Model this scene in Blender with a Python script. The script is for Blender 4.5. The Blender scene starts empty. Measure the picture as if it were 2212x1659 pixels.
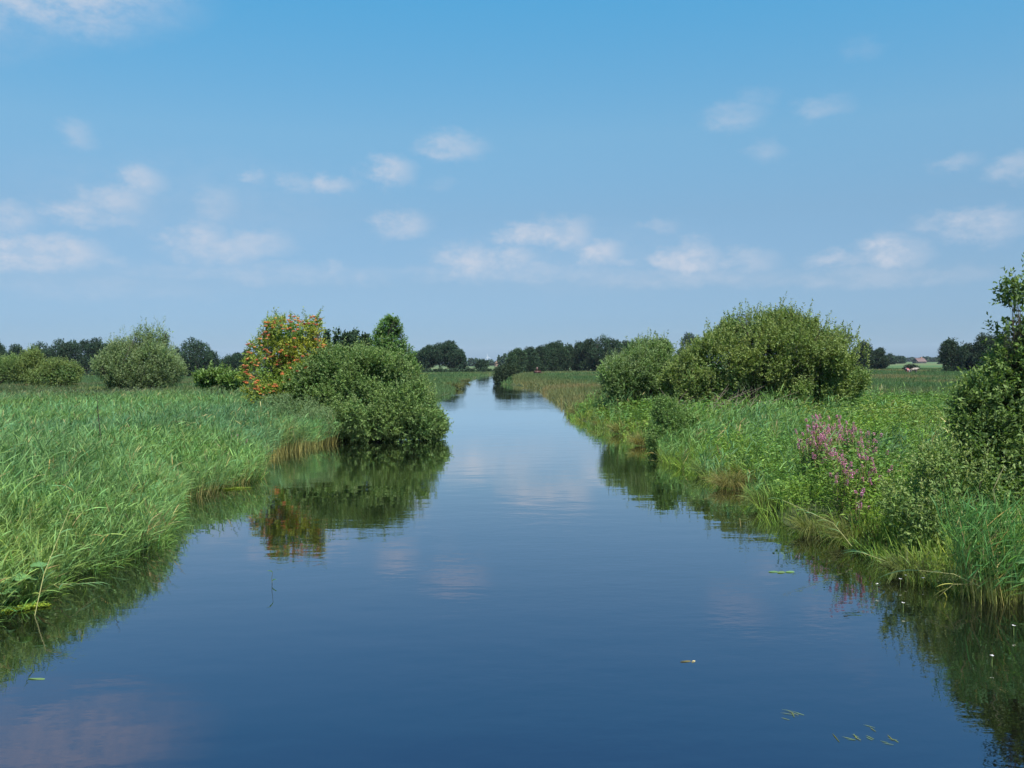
import bpy, bmesh, math, random
import numpy as np
from mathutils import Vector, Matrix
rng = np.random.default_rng(7)
R = math.radians
scene = bpy.context.scene
col = scene.collection

# ------------------------------------------------------------------ camera
CAM_H = 3.5
PITCH, ROLL = R(1.297), R(0.45)
FOC = 1966.0                     # focal length in pixels of a 2212 wide picture
cam_d = bpy.data.cameras.new('camera'); cam = bpy.data.objects.new('camera', cam_d)
col.objects.link(cam); scene.camera = cam
cam_d.sensor_width = 36.0; cam_d.lens = FOC/2212*36
cam_d.clip_start = 0.1; cam_d.clip_end = 20000
CM = Matrix.Rotation(math.pi/2-PITCH, 4, 'X') @ Matrix.Rotation(-ROLL, 4, 'Z')
cam.matrix_world = Matrix.Translation((0, 0, CAM_H)) @ CM
CM3 = CM.to_3x3()

def ray(px, py):
    return CM3 @ Vector(((px-1106)/FOC, -(py-829.5)/FOC, -1.0))
def at(px, py, z=0.0):
    v = ray(px, py); t = (z-CAM_H)/v.z
    return Vector((v.x*t, v.y*t, z))
def atD(px, py, D):
    v = ray(px, py); t = D/v.y
    return Vector((v.x*t, D, CAM_H+v.z*t))

# ------------------------------------------------------------------ light
scene.view_settings.view_transform = 'Standard'
scene.view_settings.look = 'None'
scene.view_settings.exposure = 1.1
scene.view_settings.gamma = 1.0
SUN = Vector((0.22, -0.47, 0.93)).normalized()
sd = bpy.data.lights.new('sun', 'SUN'); so = bpy.data.objects.new('sun', sd); col.objects.link(so)
sd.energy = 4.8; sd.angle = R(0.53); sd.color = (1.0, 0.95, 0.86)
so.rotation_euler = SUN.to_track_quat('Z', 'Y').to_euler()
SUN_EL = math.asin(SUN.z); SUN_ROT = math.atan2(SUN.x, SUN.y)

world = bpy.data.worlds.new('World'); scene.world = world
world.use_nodes = True
wt = world.node_tree; wn = wt.nodes; wl = wt.links; wn.clear()

def mathn(nt, op, a, b=None, c=None, clamp=False):
    n = nt.nodes.new('ShaderNodeMath'); n.operation = op; n.use_clamp = clamp
    for i, v in enumerate((a, b, c)):
        if v is None: continue
        if isinstance(v, (int, float)): n.inputs[i].default_value = v
        else: nt.links.new(v, n.inputs[i])
    return n.outputs[0]

CLOUDS = [  # direction of each cloud (px, py, half width, half height, strength) as read off the sky
 (90,-48,240,84,.9),(-160,-150,300,150,.9),
 (165,290,34,24,.28),(305,390,48,34,.55),(250,430,70,32,.5),(170,455,60,28,.55),(230,472,70,16,.4),
 (20,470,55,26,.45),(60,548,80,34,.8),(140,550,75,34,.7),(245,567,24,10,.3),
 (550,382,30,16,.32),(470,440,50,44,.3),(420,520,70,38,.6),(480,540,80,28,.5),(560,525,70,28,.45),
 (640,402,42,20,.34),(715,396,48,22,.5),(840,370,50,30,.65),(975,312,70,24,.5),(868,486,56,28,.65),
 (960,400,32,14,.15),(720,580,22,18,.35),(780,598,22,16,.22),(1010,566,64,34,.7),(1090,562,70,26,.65),
 (1140,508,60,24,.8),(1212,504,66,34,.95),(1296,545,46,28,.75),(1345,566,40,10,.3),(1425,492,42,16,.25),
 (1450,565,42,28,.6),(1505,560,48,38,.7),(1610,562,66,20,.4),(1590,250,60,26,.28),(1640,208,40,22,.2),(1655,326,36,22,.22),
 (1780,232,52,22,.25),(1865,105,40,20,.15),(1925,548,66,34,.8),(1820,562,60,18,.45),(2120,488,80,30,.6),(2020,480,50,20,.25),
 (2065,352,40,16,.28),(2195,362,44,22,.35),(1480,600,220,22,.28),(1120,590,260,20,.3),(560,590,300,22,.22),(200,620,260,24,.2),(1880,600,240,20,.25),
 (400,440,330,90,.14),(1250,560,300,70,.14)]
tc = wn.new('ShaderNodeTexCoord')
sep = wn.new('ShaderNodeSeparateXYZ'); wl.new(tc.outputs['Generated'], sep.inputs[0])
az = mathn(wt, 'ARCTAN2', sep.outputs[0], sep.outputs[1])
el = mathn(wt, 'ARCSINE', sep.outputs[2])
cmb = wn.new('ShaderNodeCombineXYZ'); wl.new(az, cmb.inputs[0]); wl.new(el, cmb.inputs[1])
nz = wn.new('ShaderNodeTexNoise'); nz.inputs['Scale'].default_value = 30; nz.inputs['Detail'].default_value = 8; nz.inputs['Roughness'].default_value = .66
stretch = wn.new('ShaderNodeVectorMath'); stretch.operation = 'MULTIPLY'; stretch.inputs[1].default_value = (1.0, 1.7, 1)
wl.new(cmb.outputs[0], stretch.inputs[0]); wl.new(stretch.outputs[0], nz.inputs['Vector'])
sub = wn.new('ShaderNodeVectorMath'); sub.operation = 'SUBTRACT'; wl.new(nz.outputs['Color'], sub.inputs[0]); sub.inputs[1].default_value = (.5, .5, .5)
mul = wn.new('ShaderNodeVectorMath'); mul.operation = 'MULTIPLY'; wl.new(sub.outputs[0], mul.inputs[0]); mul.inputs[1].default_value = (.052, .036, 0)
add = wn.new('ShaderNodeVectorMath'); add.operation = 'ADD'; wl.new(cmb.outputs[0], add.inputs[0]); wl.new(mul.outputs[0], add.inputs[1])
total = None
for (px, py, rx, ry, s) in CLOUDS:
    v = ray(px, py).normalized()
    a0 = math.atan2(v.x, v.y); e0 = math.asin(v.z)
    n1 = wn.new('ShaderNodeVectorMath'); n1.operation = 'SUBTRACT'; wl.new(add.outputs[0], n1.inputs[0]); n1.inputs[1].default_value = (a0, e0, 0)
    n2 = wn.new('ShaderNodeVectorMath'); n2.operation = 'MULTIPLY'; wl.new(n1.outputs[0], n2.inputs[0]); n2.inputs[1].default_value = (FOC/rx/1.34, FOC/ry/1.38, 0)
    n3 = wn.new('ShaderNodeVectorMath'); n3.operation = 'LENGTH'; wl.new(n2.outputs[0], n3.inputs[0])
    mr = wn.new('ShaderNodeMapRange'); mr.interpolation_type = 'SMOOTHSTEP'
    wl.new(n3.outputs['Value'], mr.inputs['Value'])
    mr.inputs['From Min'].default_value = 0.15; mr.inputs['From Max'].default_value = 1.12
    mr.inputs['To Min'].default_value = min(1.0, s*1.3+.06 if s > .2 else s); mr.inputs['To Max'].default_value = 0
    total = mr.outputs[0] if total is None else mathn(wt, 'MAXIMUM', total, mr.outputs[0])
nz2 = wn.new('ShaderNodeTexNoise'); nz2.inputs['Scale'].default_value = 30; nz2.inputs['Detail'].default_value = 8; nz2.inputs['Roughness'].default_value = .68
wl.new(stretch.outputs[0], nz2.inputs['Vector'])
mod = wn.new('ShaderNodeMapRange'); wl.new(nz2.outputs['Fac'], mod.inputs['Value'])
mod.inputs['From Min'].default_value = .38; mod.inputs['From Max'].default_value = .60; mod.inputs['To Min'].default_value = .42; mod.inputs['To Max'].default_value = 1.08
cloud = mathn(wt, 'MULTIPLY', total, mod.outputs[0], clamp=True)
cloud = mathn(wt, 'MULTIPLY', cloud, 0.74)

sky = wn.new('ShaderNodeTexSky'); sky.sky_type = 'NISHITA'; sky.sun_disc = False
sky.sun_elevation = SUN_EL; sky.sun_rotation = SUN_ROT
sky.air_density = 1.0; sky.dust_density = 0.6; sky.ozone_density = 3.0
ramp = wn.new('ShaderNodeValToRGB')
mre = wn.new('ShaderNodeMapRange'); wl.new(el, mre.inputs['Value']); mre.inputs['From Max'].default_value = math.pi/6
wl.new(mre.outputs[0], ramp.inputs[0])
EXPK = 2.14
SKYT = [(0.0, (.49, .74, 1.25)), (.083, (.55, .76, 1.13)), (.162, (.68, .84, 1.05)), (.307, (.87, 1.07, 1.13)), (.463, (1.02, 1.42, 1.38)), (.717, (.74, 1.75, 1.79)), (1.0, (.52, 1.65, 2.0))]
SKYT = [(p, tuple(v/EXPK for v in c)) for p, c in SKYT]
while len(ramp.color_ramp.elements) > 1: ramp.color_ramp.elements.remove(ramp.color_ramp.elements[0])
for i, (p, c) in enumerate(SKYT):
    e = ramp.color_ramp.elements[0] if i == 0 else ramp.color_ramp.elements.new(p)
    e.position = p; e.color = (*c, 1)
skm = wn.new('ShaderNodeMix'); skm.data_type = 'RGBA'; skm.blend_type = 'MULTIPLY'; skm.inputs['Factor'].default_value = 1
wl.new(sky.outputs[0], skm.inputs[6]); wl.new(ramp.outputs[0], skm.inputs[7])
SKY_STRENGTH = 0.10
clm = wn.new('ShaderNodeMix'); clm.data_type = 'RGBA'
wl.new(cloud, clm.inputs['Factor']); wl.new(skm.outputs[2], clm.inputs[6]); clm.inputs[7].default_value = (2.9, 3.08, 3.5, 1)
bg = wn.new('ShaderNodeBackground'); bg.inputs['Strength'].default_value = SKY_STRENGTH
wl.new(clm.outputs[2], bg.inputs['Color'])
wo = wn.new('ShaderNodeOutputWorld'); wl.new(bg.outputs[0], wo.inputs[0])

# ------------------------------------------------------------------ object helpers
def tag(o, label=None, cat=None, group=None, kind=None):
    if label: o['label'] = label
    if cat: o['category'] = cat
    if group: o['group'] = group
    if kind: o['kind'] = kind
    return o
def link(name, me, mat=None, parent=None, loc=None):
    o = bpy.data.objects.new(name, me); col.objects.link(o)
    if mat is not None and me is not None and len(me.materials) == 0: me.materials.append(mat)
    if parent is not None: o.parent = parent
    if loc is not None: o.location = loc
    return o
def empty(name, loc=(0, 0, 0), rz=0.0):
    o = bpy.data.objects.new(name, None); col.objects.link(o); o.location = loc; o.rotation_euler.z = rz
    o.empty_display_size = .1
    return o

class Geo:
    """collects quads and triangles in numpy chunks and makes ONE mesh of them"""
    def __init__(s): s.v = []; s.f = []; s.c = []; s.n = 0
    def add(s, verts, faces, cols):
        verts = np.asarray(verts, dtype=np.float32).reshape(-1, 3)
        cols = np.asarray(cols, dtype=np.float32)
        if cols.ndim == 1: cols = np.tile(cols, (len(verts), 1))
        s.v.append(verts); s.f.append(np.asarray(faces, dtype=np.int32)+s.n); s.c.append(cols); s.n += len(verts)
    def mesh(s, name, origin=(0, 0, 0), smooth=False):
        me = bpy.data.meshes.new(name)
        if not s.v: return me
        V = np.concatenate(s.v)-np.array(origin, dtype=np.float32); C = np.concatenate(s.c)
        me.vertices.add(len(V)); me.vertices.foreach_set('co', V.ravel())
        sizes = np.concatenate([np.full(len(f), f.shape[1], np.int32) for f in s.f])
        loops = np.concatenate([f.ravel() for f in s.f])
        me.loops.add(len(loops)); me.loops.foreach_set('vertex_index', loops)
        me.polygons.add(len(sizes))
        st = np.zeros(len(sizes), np.int32); st[1:] = np.cumsum(sizes)[:-1]
        me.polygons.foreach_set('loop_start', st)
        if smooth: me.polygons.foreach_set('use_smooth', np.ones(len(sizes), bool))
        a = me.color_attributes.new('col', 'FLOAT_COLOR', 'POINT')
        a.data.foreach_set('color', np.concatenate([C, np.ones((len(C), 1), np.float32)], 1).ravel())
        me.update(calc_edges=True)
        return me

def nrm(a): return a/np.maximum(np.linalg.norm(a, axis=-1, keepdims=True), 1e-9)
def jitcol(base, n, dv=.22, dh=.12):
    base = np.asarray(base, dtype=np.float32)
    if base.ndim == 1: base = np.tile(base, (n, 1))
    v = np.exp(rng.normal(0, dv, (n, 1)))
    h = rng.normal(0, dh, (n, 1))
    return np.clip(base*v*np.concatenate([1+h, 1+h*.1, 1-h*.8], 1), .002, .9)

def ribbons(g, P, D, L, W, droop, cols, nseg=3, base_cols=None, shape='leaf'):
    """grass-like blades: P base, D direction, L length, W width, droop 0..1"""
    n = len(P)
    if n == 0: return
    P = np.asarray(P, float); D = nrm(np.asarray(D, float)); L = np.broadcast_to(L, n).reshape(n, 1); W = np.broadcast_to(W, n).reshape(n, 1)
    droop = np.broadcast_to(droop, n).reshape(n, 1)
    side = nrm(np.cross(D, rng.normal(0, 1, (n, 3))))
    vs = []; cs = []
    for k in range(nseg+1):
        t = k/nseg
        c = P+D*L*t; c[:, 2] -= (droop*L*t*t)[:, 0]
        if shape == 'leaf': w = W*(0.35+1.9*t-2.2*t*t if t < 1 else 0.04)
        else: w = W*(1-0.55*t)
        vs += [c-side*w*.5, c+side*w*.5]
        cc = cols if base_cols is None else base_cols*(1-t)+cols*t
        cs += [cc, cc]
    V = np.stack(vs, 1).reshape(-1, 3); C = np.stack(cs, 1).reshape(-1, 3)
    m = 2*(nseg+1); base = (np.arange(n)*m)[:, None]
    F = np.concatenate([base+np.array([2*k, 2*k+1, 2*k+3, 2*k+2])[None] for k in range(nseg)], 0)
    g.add(V, F, C)

def leaves(g, P, D, L, W, cols, cup=.15, up=.5):
    """broad leaves, one folded diamond each"""
    n = len(P)
    if n == 0: return
    D = nrm(D); L = np.broadcast_to(L, n).reshape(n, 1); W = np.broadcast_to(W, n).reshape(n, 1)
    N = nrm(rng.normal(0, 1, (n, 3))*(1-up)+np.array([0, 0, up*1.5]))
    S = nrm(np.cross(D, N)); N = np.cross(S, D)
    mid = P+D*L*.45-N*L*cup*.3
    V = np.stack([P, mid-S*W*.5+N*L*cup, P+D*L-N*L*cup*.8, mid+S*W*.5+N*L*cup], 1).reshape(-1, 3)
    b = (np.arange(n)*4)[:, None]
    F = np.concatenate([b+np.array([0, 1, 2]), b+np.array([0, 2, 3])], 0)
    g.add(V, F, np.repeat(cols, 4, axis=0))

def tube(g, pts, rad, c, ns=6):
    pts = np.array(pts, float); n = len(pts)
    rad = np.broadcast_to(rad, n)
    T = np.zeros_like(pts); T[1:-1] = pts[2:]-pts[:-2]; T[0] = pts[1]-pts[0]; T[-1] = pts[-1]-pts[-2]; T = nrm(T)
    ref = np.array([0.13, 1, .07]) if abs(T[0][1]) < .8 else np.array([1, .1, 0])
    A = nrm(np.cross(T, ref)); B = np.cross(T, A)
    th = np.linspace(0, 2*math.pi, ns, endpoint=False)
    V = pts[:, None]+rad[:, None, None]*(A[:, None]*np.cos(th)[None, :, None]+B[:, None]*np.sin(th)[None, :, None])
    F = []
    for i in range(n-1):
        for k in range(ns):
            F.append([i*ns+k, i*ns+(k+1) % ns, (i+1)*ns+(k+1) % ns, (i+1)*ns+k])
    g.add(V.reshape(-1, 3), F, np.array(c, float))

_ph = rng.uniform(0, 6.28, (24,)); _fr = nrm(rng.normal(0, 1, (24, 3)))
def noise3(P, f, seed=0):
    """smooth pseudo noise, about -1..1"""
    P = np.asarray(P, float)*f; o = np.zeros(len(P))
    for i in range(8):
        k = (i*3+seed*5) % 24
        q = P@_fr[k]*(0.7+.22*i)+_ph[k]*(1+seed)
        o += np.sin(q+1.7*np.sin((P@_fr[(k+7) % 24])*0.9+_ph[(k+3) % 24]))
    return o/4.0

# ------------------------------------------------------------------ materials
def new_mat(name):
    m = bpy.data.materials.new(name); m.use_nodes = True; m.node_tree.nodes.clear(); return m, m.node_tree
def leaf_mat(name, trans=.3, rough=.55, spec=.25, tint=(1, 1, 1)):
    m, nt = new_mat(name); N = nt.nodes; K = nt.links
    a = N.new('ShaderNodeAttribute'); a.attribute_name = 'col'
    mx = N.new('ShaderNodeMix'); mx.data_type = 'RGBA'; mx.blend_type = 'MULTIPLY'; mx.inputs['Factor'].default_value = 1
    K.new(a.outputs['Color'], mx.inputs[6]); mx.inputs[7].default_value = (*tint, 1)
    p = N.new('ShaderNodeBsdfPrincipled'); p.inputs['Roughness'].default_value = rough; p.inputs['Specular IOR Level'].default_value = spec
    K.new(mx.outputs[2], p.inputs['Base Color'])
    o = N.new('ShaderNodeOutputMaterial')
    if trans > 0:
        t = N.new('ShaderNodeBsdfTranslucent')
        m2 = N.new('ShaderNodeMix'); m2.data_type = 'RGBA'; m2.blend_type = 'MULTIPLY'; m2.inputs['Factor'].default_value = 1
        K.new(mx.outputs[2], m2.inputs[6]); m2.inputs[7].default_value = (1.35, 1.5, .7, 1)
        K.new(m2.outputs[2], t.inputs['Color'])
        ms = N.new('ShaderNodeMixShader'); ms.inputs[0].default_value = trans
        K.new(p.outputs[0], ms.inputs[1]); K.new(t.outputs[0], ms.inputs[2]); K.new(ms.outputs[0], o.inputs[0])
    else: K.new(p.outputs[0], o.inputs[0])
    return m
M_LEAF = leaf_mat('foliage', .30, .55, .2)
M_REED = leaf_mat('reed_blades', .32, .55, .15)
M_FAR = leaf_mat('far_foliage', .12, .7, .15)
M_BARK = leaf_mat('bark', 0, .85, .15)
M_PAINT = leaf_mat('painted', 0, .5, .4)
M_BERRY = leaf_mat('berries', .05, .35, .5)
M_PETAL = leaf_mat('petals', .35, .6, .2)

def ground_mat():
    m, nt = new_mat('marsh_ground'); N = nt.nodes; K = nt.links
    g = N.new('ShaderNodeNewGeometry'); sp = N.new('ShaderNodeSeparateXYZ'); K.new(g.outputs['Position'], sp.inputs[0])
    n1 = N.new('ShaderNodeTexNoise'); n1.inputs['Scale'].default_value = .35; n1.inputs['Detail'].default_value = 8; n1.inputs['Roughness'].default_value = .7
    K.new(g.outputs['Position'], n1.inputs['Vector'])
    r1 = N.new('ShaderNodeValToRGB'); K.new(n1.outputs['Fac'], r1.inputs[0])
    e = r1.color_ramp.elements; e[0].position = .3; e[0].color = (.018, .030, .012, 1); e[1].position = .7; e[1].color = (.060, .075, .028, 1)
    # far fields: strips of different crops
    mp = N.new('ShaderNodeVectorMath'); mp.operation = 'MULTIPLY'; K.new(g.outputs['Position'], mp.inputs[0]); mp.inputs[1].default_value = (.0016, .010, 0)
    n2 = N.new('ShaderNodeTexNoise'); n2.inputs['Scale'].default_value = 1.0; n2.inputs['Detail'].default_value = 3
    K.new(mp.outputs[0], n2.inputs['Vector'])
    r2 = N.new('ShaderNodeValToRGB'); r2.color_ramp.interpolation = 'EASE'; K.new(n2.outputs['Fac'], r2.inputs[0])
    e = r2.color_ramp.elements; e[0].position = .36; e[0].color = (.040, .085, .035, 1); e[1].position = .5; e[1].color = (.05, .095, .036, 1)
    x = e.new(.58); x.color = (.12, .125, .06, 1); x = e.new(.68); x.color = (.06, .10, .04, 1)
    far = N.new('ShaderNodeMapRange'); K.new(sp.outputs[1], far.inputs['Value']); far.inputs['From Min'].default_value = 180; far.inputs['From Max'].default_value = 420
    mx = N.new('ShaderNodeMix'); mx.data_type = 'RGBA'; K.new(far.outputs[0], mx.inputs['Factor']); K.new(r1.outputs[0], mx.inputs[6]); K.new(r2.outputs[0], mx.inputs[7])
    p = N.new('ShaderNodeBsdfPrincipled'); p.inputs['Roughness'].default_value = .95; p.inputs['Specular IOR Level'].default_value = .1
    K.new(mx.outputs[2], p.inputs['Base Color'])
    b = N.new('ShaderNodeBump'); b.inputs['Strength'].default_value = .5; b.inputs['Distance'].default_value = .1; K.new(n1.outputs['Fac'], b.inputs['Height']); K.new(b.outputs[0], p.inputs['Normal'])
    o = N.new('ShaderNodeOutputMaterial'); K.new(p.outputs[0], o.inputs[0])
    return m
def water_mat():
    m, nt = new_mat('river_water'); N = nt.nodes; K = nt.links
    g = N.new('ShaderNodeNewGeometry')
    mp = N.new('ShaderNodeVectorMath'); mp.operation = 'MULTIPLY'; K.new(g.outputs['Position'], mp.inputs[0]); mp.inputs[1].default_value = (.55, 1.0, 1)
    n1 = N.new('ShaderNodeTexNoise'); n1.inputs['Scale'].default_value = 7.0; n1.inputs['Detail'].default_value = 2.5; n1.inputs['Roughness'].default_value = .5
    n2 = N.new('ShaderNodeTexNoise'); n2.inputs['Scale'].default_value = 1.1; n2.inputs['Detail'].default_value = 2
    n3 = N.new('ShaderNodeTexNoise'); n3.inputs['Scale'].default_value = .09; n3.inputs['Detail'].default_value = 3
    K.new(mp.outputs[0], n1.inputs['Vector']); K.new(mp.outputs[0], n2.inputs['Vector']); K.new(g.outputs['Position'], n3.inputs['Vector'])
    pm = N.new('ShaderNodeMapRange'); K.new(n3.outputs['Fac'], pm.inputs['Value']); pm.inputs['From Min'].default_value = .42; pm.inputs['From Max'].default_value = .62
    pm.inputs['To Min'].default_value = .15; pm.inputs['To Max'].default_value = 1.25
    h1 = mathn(nt, 'MULTIPLY', n1.outputs['Fac'], pm.outputs[0])
    b1 = N.new('ShaderNodeBump'); b1.inputs['Strength'].default_value = 1.0; b1.inputs['Distance'].default_value = WAVE1; K.new(h1, b1.inputs['Height'])
    b2 = N.new('ShaderNodeBump'); b2.inputs['Strength'].default_value = 1.0; b2.inputs['Distance'].default_value = WAVE2; K.new(n2.outputs['Fac'], b2.inputs['Height']); K.new(b1.outputs[0], b2.inputs['Normal'])
    d = N.new('ShaderNodeBsdfDiffuse'); d.inputs['Color'].default_value = WATER_BODY
    gl = N.new('ShaderNodeBsdfGlossy'); gl.inputs['Roughness'].default_value = .0; gl.inputs['Color'].default_value = WATER_TINT
    K.new(b2.outputs[0], gl.inputs['Normal'])
    frt = N.new('ShaderNodeFresnel'); frt.inputs['IOR'].default_value = WATER_IOR
    tm = N.new('ShaderNodeMapRange'); K.new(frt.outputs[0], tm.inputs['Value']); tm.inputs['From Min'].default_value = .06; tm.inputs['From Max'].default_value = .45
    tx = N.new('ShaderNodeMix'); tx.data_type = 'RGBA'; K.new(tm.outputs[0], tx.inputs['Factor']); tx.inputs[6].default_value = WATER_TINT; tx.inputs[7].default_value = (.96, .98, .97, 1)
    K.new(tx.outputs[2], gl.inputs['Color'])
    fr = N.new('ShaderNodeFresnel'); fr.inputs['IOR'].default_value = WATER_IOR; K.new(b2.outputs[0], fr.inputs['Normal'])
    ms = N.new('ShaderNodeMixShader'); K.new(mathn(nt, 'MULTIPLY_ADD', fr.outputs[0], 1.25, .155, clamp=True), ms.inputs[0]); K.new(d.outputs[0], ms.inputs[1]); K.new(gl.outputs[0], ms.inputs[2])
    o = N.new('ShaderNodeOutputMaterial'); K.new(ms.outputs[0], o.inputs[0])
    return m
WAVE1, WAVE2 = 0.0022, 0.006
WATER_BODY = (.0030, .0034, .0022, 1); WATER_TINT = (.79, .765, 1.0, 1); WATER_IOR = 1.33

# ------------------------------------------------------------------ river outline, ground, water
LEFT_PX = [(-120,1395),(0,1330),(85,1300),(140,1255),(222,1230),(333,1192),(358,1150),(372,1105),(388,1074),(484,1052),(551,1036),(556,1008),(583,980),(650,968),(684,955),
           (760,950),(860,947),(935,945),(940,900),(938,862),(975,850),(984,842),(994,827),(1030,817),(1047,811.5)]
RIGHT_PX = [(1071,811.5),(1071,827),(1083,830),(1115,833),(1147,836),(1171,848),(1193,863),(1212,874),(1241,907),(1302,929),(1353,944),(1399,966),(1432,982),(1439,998),
            (1502,1020),(1566,1050),(1630,1066),(1670,1135),(1772,1156),(1845,1185),(1899,1205),(1990,1262),(2128,1285),(2212,1304),(2330,1340)]
L = [tuple(at(*p)[:2]) for p in LEFT_PX]; Rt = [tuple(at(*p)[:2]) for p in RIGHT_PX]
POLY = np.array([(-9.5, -40), (-8.5, 0)]+L+[(L[-1][0]+2, L[-1][1]+18), (20, L[-1][1]+34), (60, L[-1][1]+40), (60, L[-1][1]+28), (22, L[-1][1]+20)]+Rt+[(9.5, 0), (10.5, -40)])
def river_sd(x, y):
    x = np.asarray(x, float); y = np.asarray(y, float)
    d = np.full(x.shape, 1e9); inside = np.zeros(x.shape, bool)
    for i in range(len(POLY)):
        ax, ay = POLY[i]; bx, by = POLY[(i+1) % len(POLY)]
        ex, ey = bx-ax, by-ay
        t = np.clip(((x-ax)*ex+(y-ay)*ey)/(ex*ex+ey*ey+1e-12), 0, 1)
        d = np.minimum(d, np.hypot(x-ax-t*ex, y-ay-t*ey))
        c = ((ay > y) != (by > y)) & (x < ex*(y-ay)/((by-ay) if by != ay else 1e-9)+ax)
        inside ^= c
    return np.where(inside, -d, d)      # positive on land
def to_water(x, y):
    e = .25; gx = river_sd(x+e, y)-river_sd(x-e, y); gy = river_sd(x, y+e)-river_sd(x, y-e)
    n = np.hypot(gx, gy)+1e-6; return -gx/n, -gy/n
def ground_z(x, y, sdv=None):
    if sdv is None: sdv = river_sd(x, y)
    P = np.stack([x, y, np.zeros_like(x)], -1)
    n = noise3(P.reshape(-1, 3), .35, 1).reshape(np.shape(x))
    sdv = sdv-.22
    land = .03+.32*(1-np.exp(-np.maximum(sdv, 0)/1.2))+.05*n*np.clip(sdv, 0, 1)
    return np.where(sdv > 0, land, np.maximum(sdv*.9, -.9)+.03)

def axis(lo, hi, fine, step, far):
    a = list(np.arange(-fine[0], fine[1], step)); s = step
    b = []; x = fine[1]
    while x < hi: b.append(x); s = min(s*1.13, 900); x += s
    b.append(hi); s = step; c = []; x = -fine[0]-step
    while x > lo: c.append(x); s = min(s*1.13, 900); x -= s
    c.append(lo)
    return np.array(c[::-1]+a+b)
xs = axis(-4000, 4000, (16, 20), .4, 0); ys = axis(-150, 5200, (5, 120), .4, 0)
X, Y = np.meshgrid(xs, ys)
near = (np.abs(X) < 90) & (Y < 340)
SDV = np.full(X.shape, 50.0); SDV[near] = river_sd(X[near], Y[near])
Z = ground_z(X, Y, SDV)
g = Geo(); nx, ny = len(xs), len(ys)
ii, jj = np.meshgrid(np.arange(nx-1), np.arange(ny-1)); b = (jj*nx+ii).ravel()[:, None]
g.add(np.stack([X, Y, Z], -1).reshape(-1, 3), b+np.array([0, 1, nx+1, nx]), np.array([.05, .07, .03]))
gr = link('ground', g.mesh('ground', smooth=True), ground_mat()); tag(gr, 'flat marshy ground and fields on both sides of the river', 'ground', kind='structure')
g = Geo(); g.add([(-80, -60, 0), (80, -60, 0), (80, 330, 0), (-80, 330, 0)], [[0, 1, 2, 3]], np.array([.02, .05, .1]))
wa = link('water', g.mesh('water'), water_mat()); tag(wa, 'calm dark blue river water mirroring sky and banks', 'water', kind='structure')

# ------------------------------------------------------------------ sampling on land
def frustum_pts(n_per_m2, d0, d1, x0k, x1k, sdmin, sdmax=1e9, margin=1.5):
    """random points between distances d0..d1, between x = x0k*y and x1k*y"""
    area = (x1k-x0k)*.5*(d1*d1-d0*d0)+2*margin*(d1-d0)
    n = int(abs(area)*n_per_m2)
    y = np.sqrt(rng.uniform(d0*d0, d1*d1, n)); x = rng.uniform(0, 1, n)*((x1k-x0k)*y+2*margin)+x0k*y-margin
    s = river_sd(x, y); k = (s > sdmin) & (s < sdmax)
    return x[k], y[k], s[k]

def reeds(g, x, y, s, H, lean=(.12, -.05), nleaf=8, lw=.018, green=(.128, .222, .070), blue=(.098, .192, .090), base=(.22, .19, .08), nseg=3, leafL=.50, basek=.25, mound=.20, edge=1.0):
    n = len(x); z = ground_z(x, y, s); z = np.maximum(z, -.05)
    P = np.stack([x, y, z], -1)
    nn = noise3(P, .28, 2); n2 = noise3(P, .75, 1); n3 = noise3(P, .33, 4)
    H = np.broadcast_to(H, n)*(1+.10*n2+mound*n3+.10*rng.normal(0, 1, n))
    wx, wy = to_water(x, y); wk = .25*np.exp(-np.maximum(s, 0)/.6)*edge
    ld = np.stack([lean[0]+.18*nn+.10*n2+rng.normal(0, .12, n)+wk*wx, lean[1]+.12*noise3(P, .5, 3)+rng.normal(0, .12, n)+wk*wy, np.ones(n)], -1); ld = nrm(ld)
    H = H*np.where(rng.uniform(0, 1, n) < .05, 1.22, 1.0)
    t = np.clip(.45+.75*noise3(P, .30, 3)+rng.normal(0, .15, n), 0, 1)[:, None]
    c = np.array(green)*(1-t)+np.array(blue)*t
    yl = np.clip(noise3(P, .55, 6)-.35, 0, 1)[:, None]; c = c*(1-.6*yl)+np.array([.21, .28, .07])*.6*yl
    c = c*np.exp(.14*noise3(P, .16, 1)+.18*noise3(P, 1.1, 5)-.06)[:, None]
    c = jitcol(c, n, .18, .08)
    dd = rng.uniform(0, 1, n) < .03; c[dd] = jitcol((.30, .25, .12), int(dd.sum()), .2, .06)
    cb = jitcol(np.array(base), n, .2, .08)
    ribbons(g, P, ld, H, lw*.55, .06, c, 3, cb*.8+c*.2, 'stem')
    for k in range(nleaf):
        h = basek+(1.0-basek)*(k+rng.uniform(0, 1, n))/nleaf
        p = P+ld*(H*h)[:, None]; p[:, 2] -= .06*H*h*h
        a = rng.uniform(0, 2*math.pi, n)
        out = np.stack([np.cos(a)*1.0+.45, np.sin(a)*1.0-.15, rng.uniform(.4, 2.8, n)], -1)
        Ls = leafL*rng.uniform(.6, 1.25, n)*(1-.25*h)
        dead = rng.uniform(0, 1, n) < .015+.22*np.clip(.4-h, 0, 1)
        cc = jitcol(c, n, .20, .07); cc[dead] = jitcol((.24, .20, .085), int(dead.sum()), .2, .08)
        ribbons(g, p, out, Ls, lw*rng.uniform(.7, 1.25, n), rng.uniform(.05, .55, n)**1.3, cc, nseg)

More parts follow.
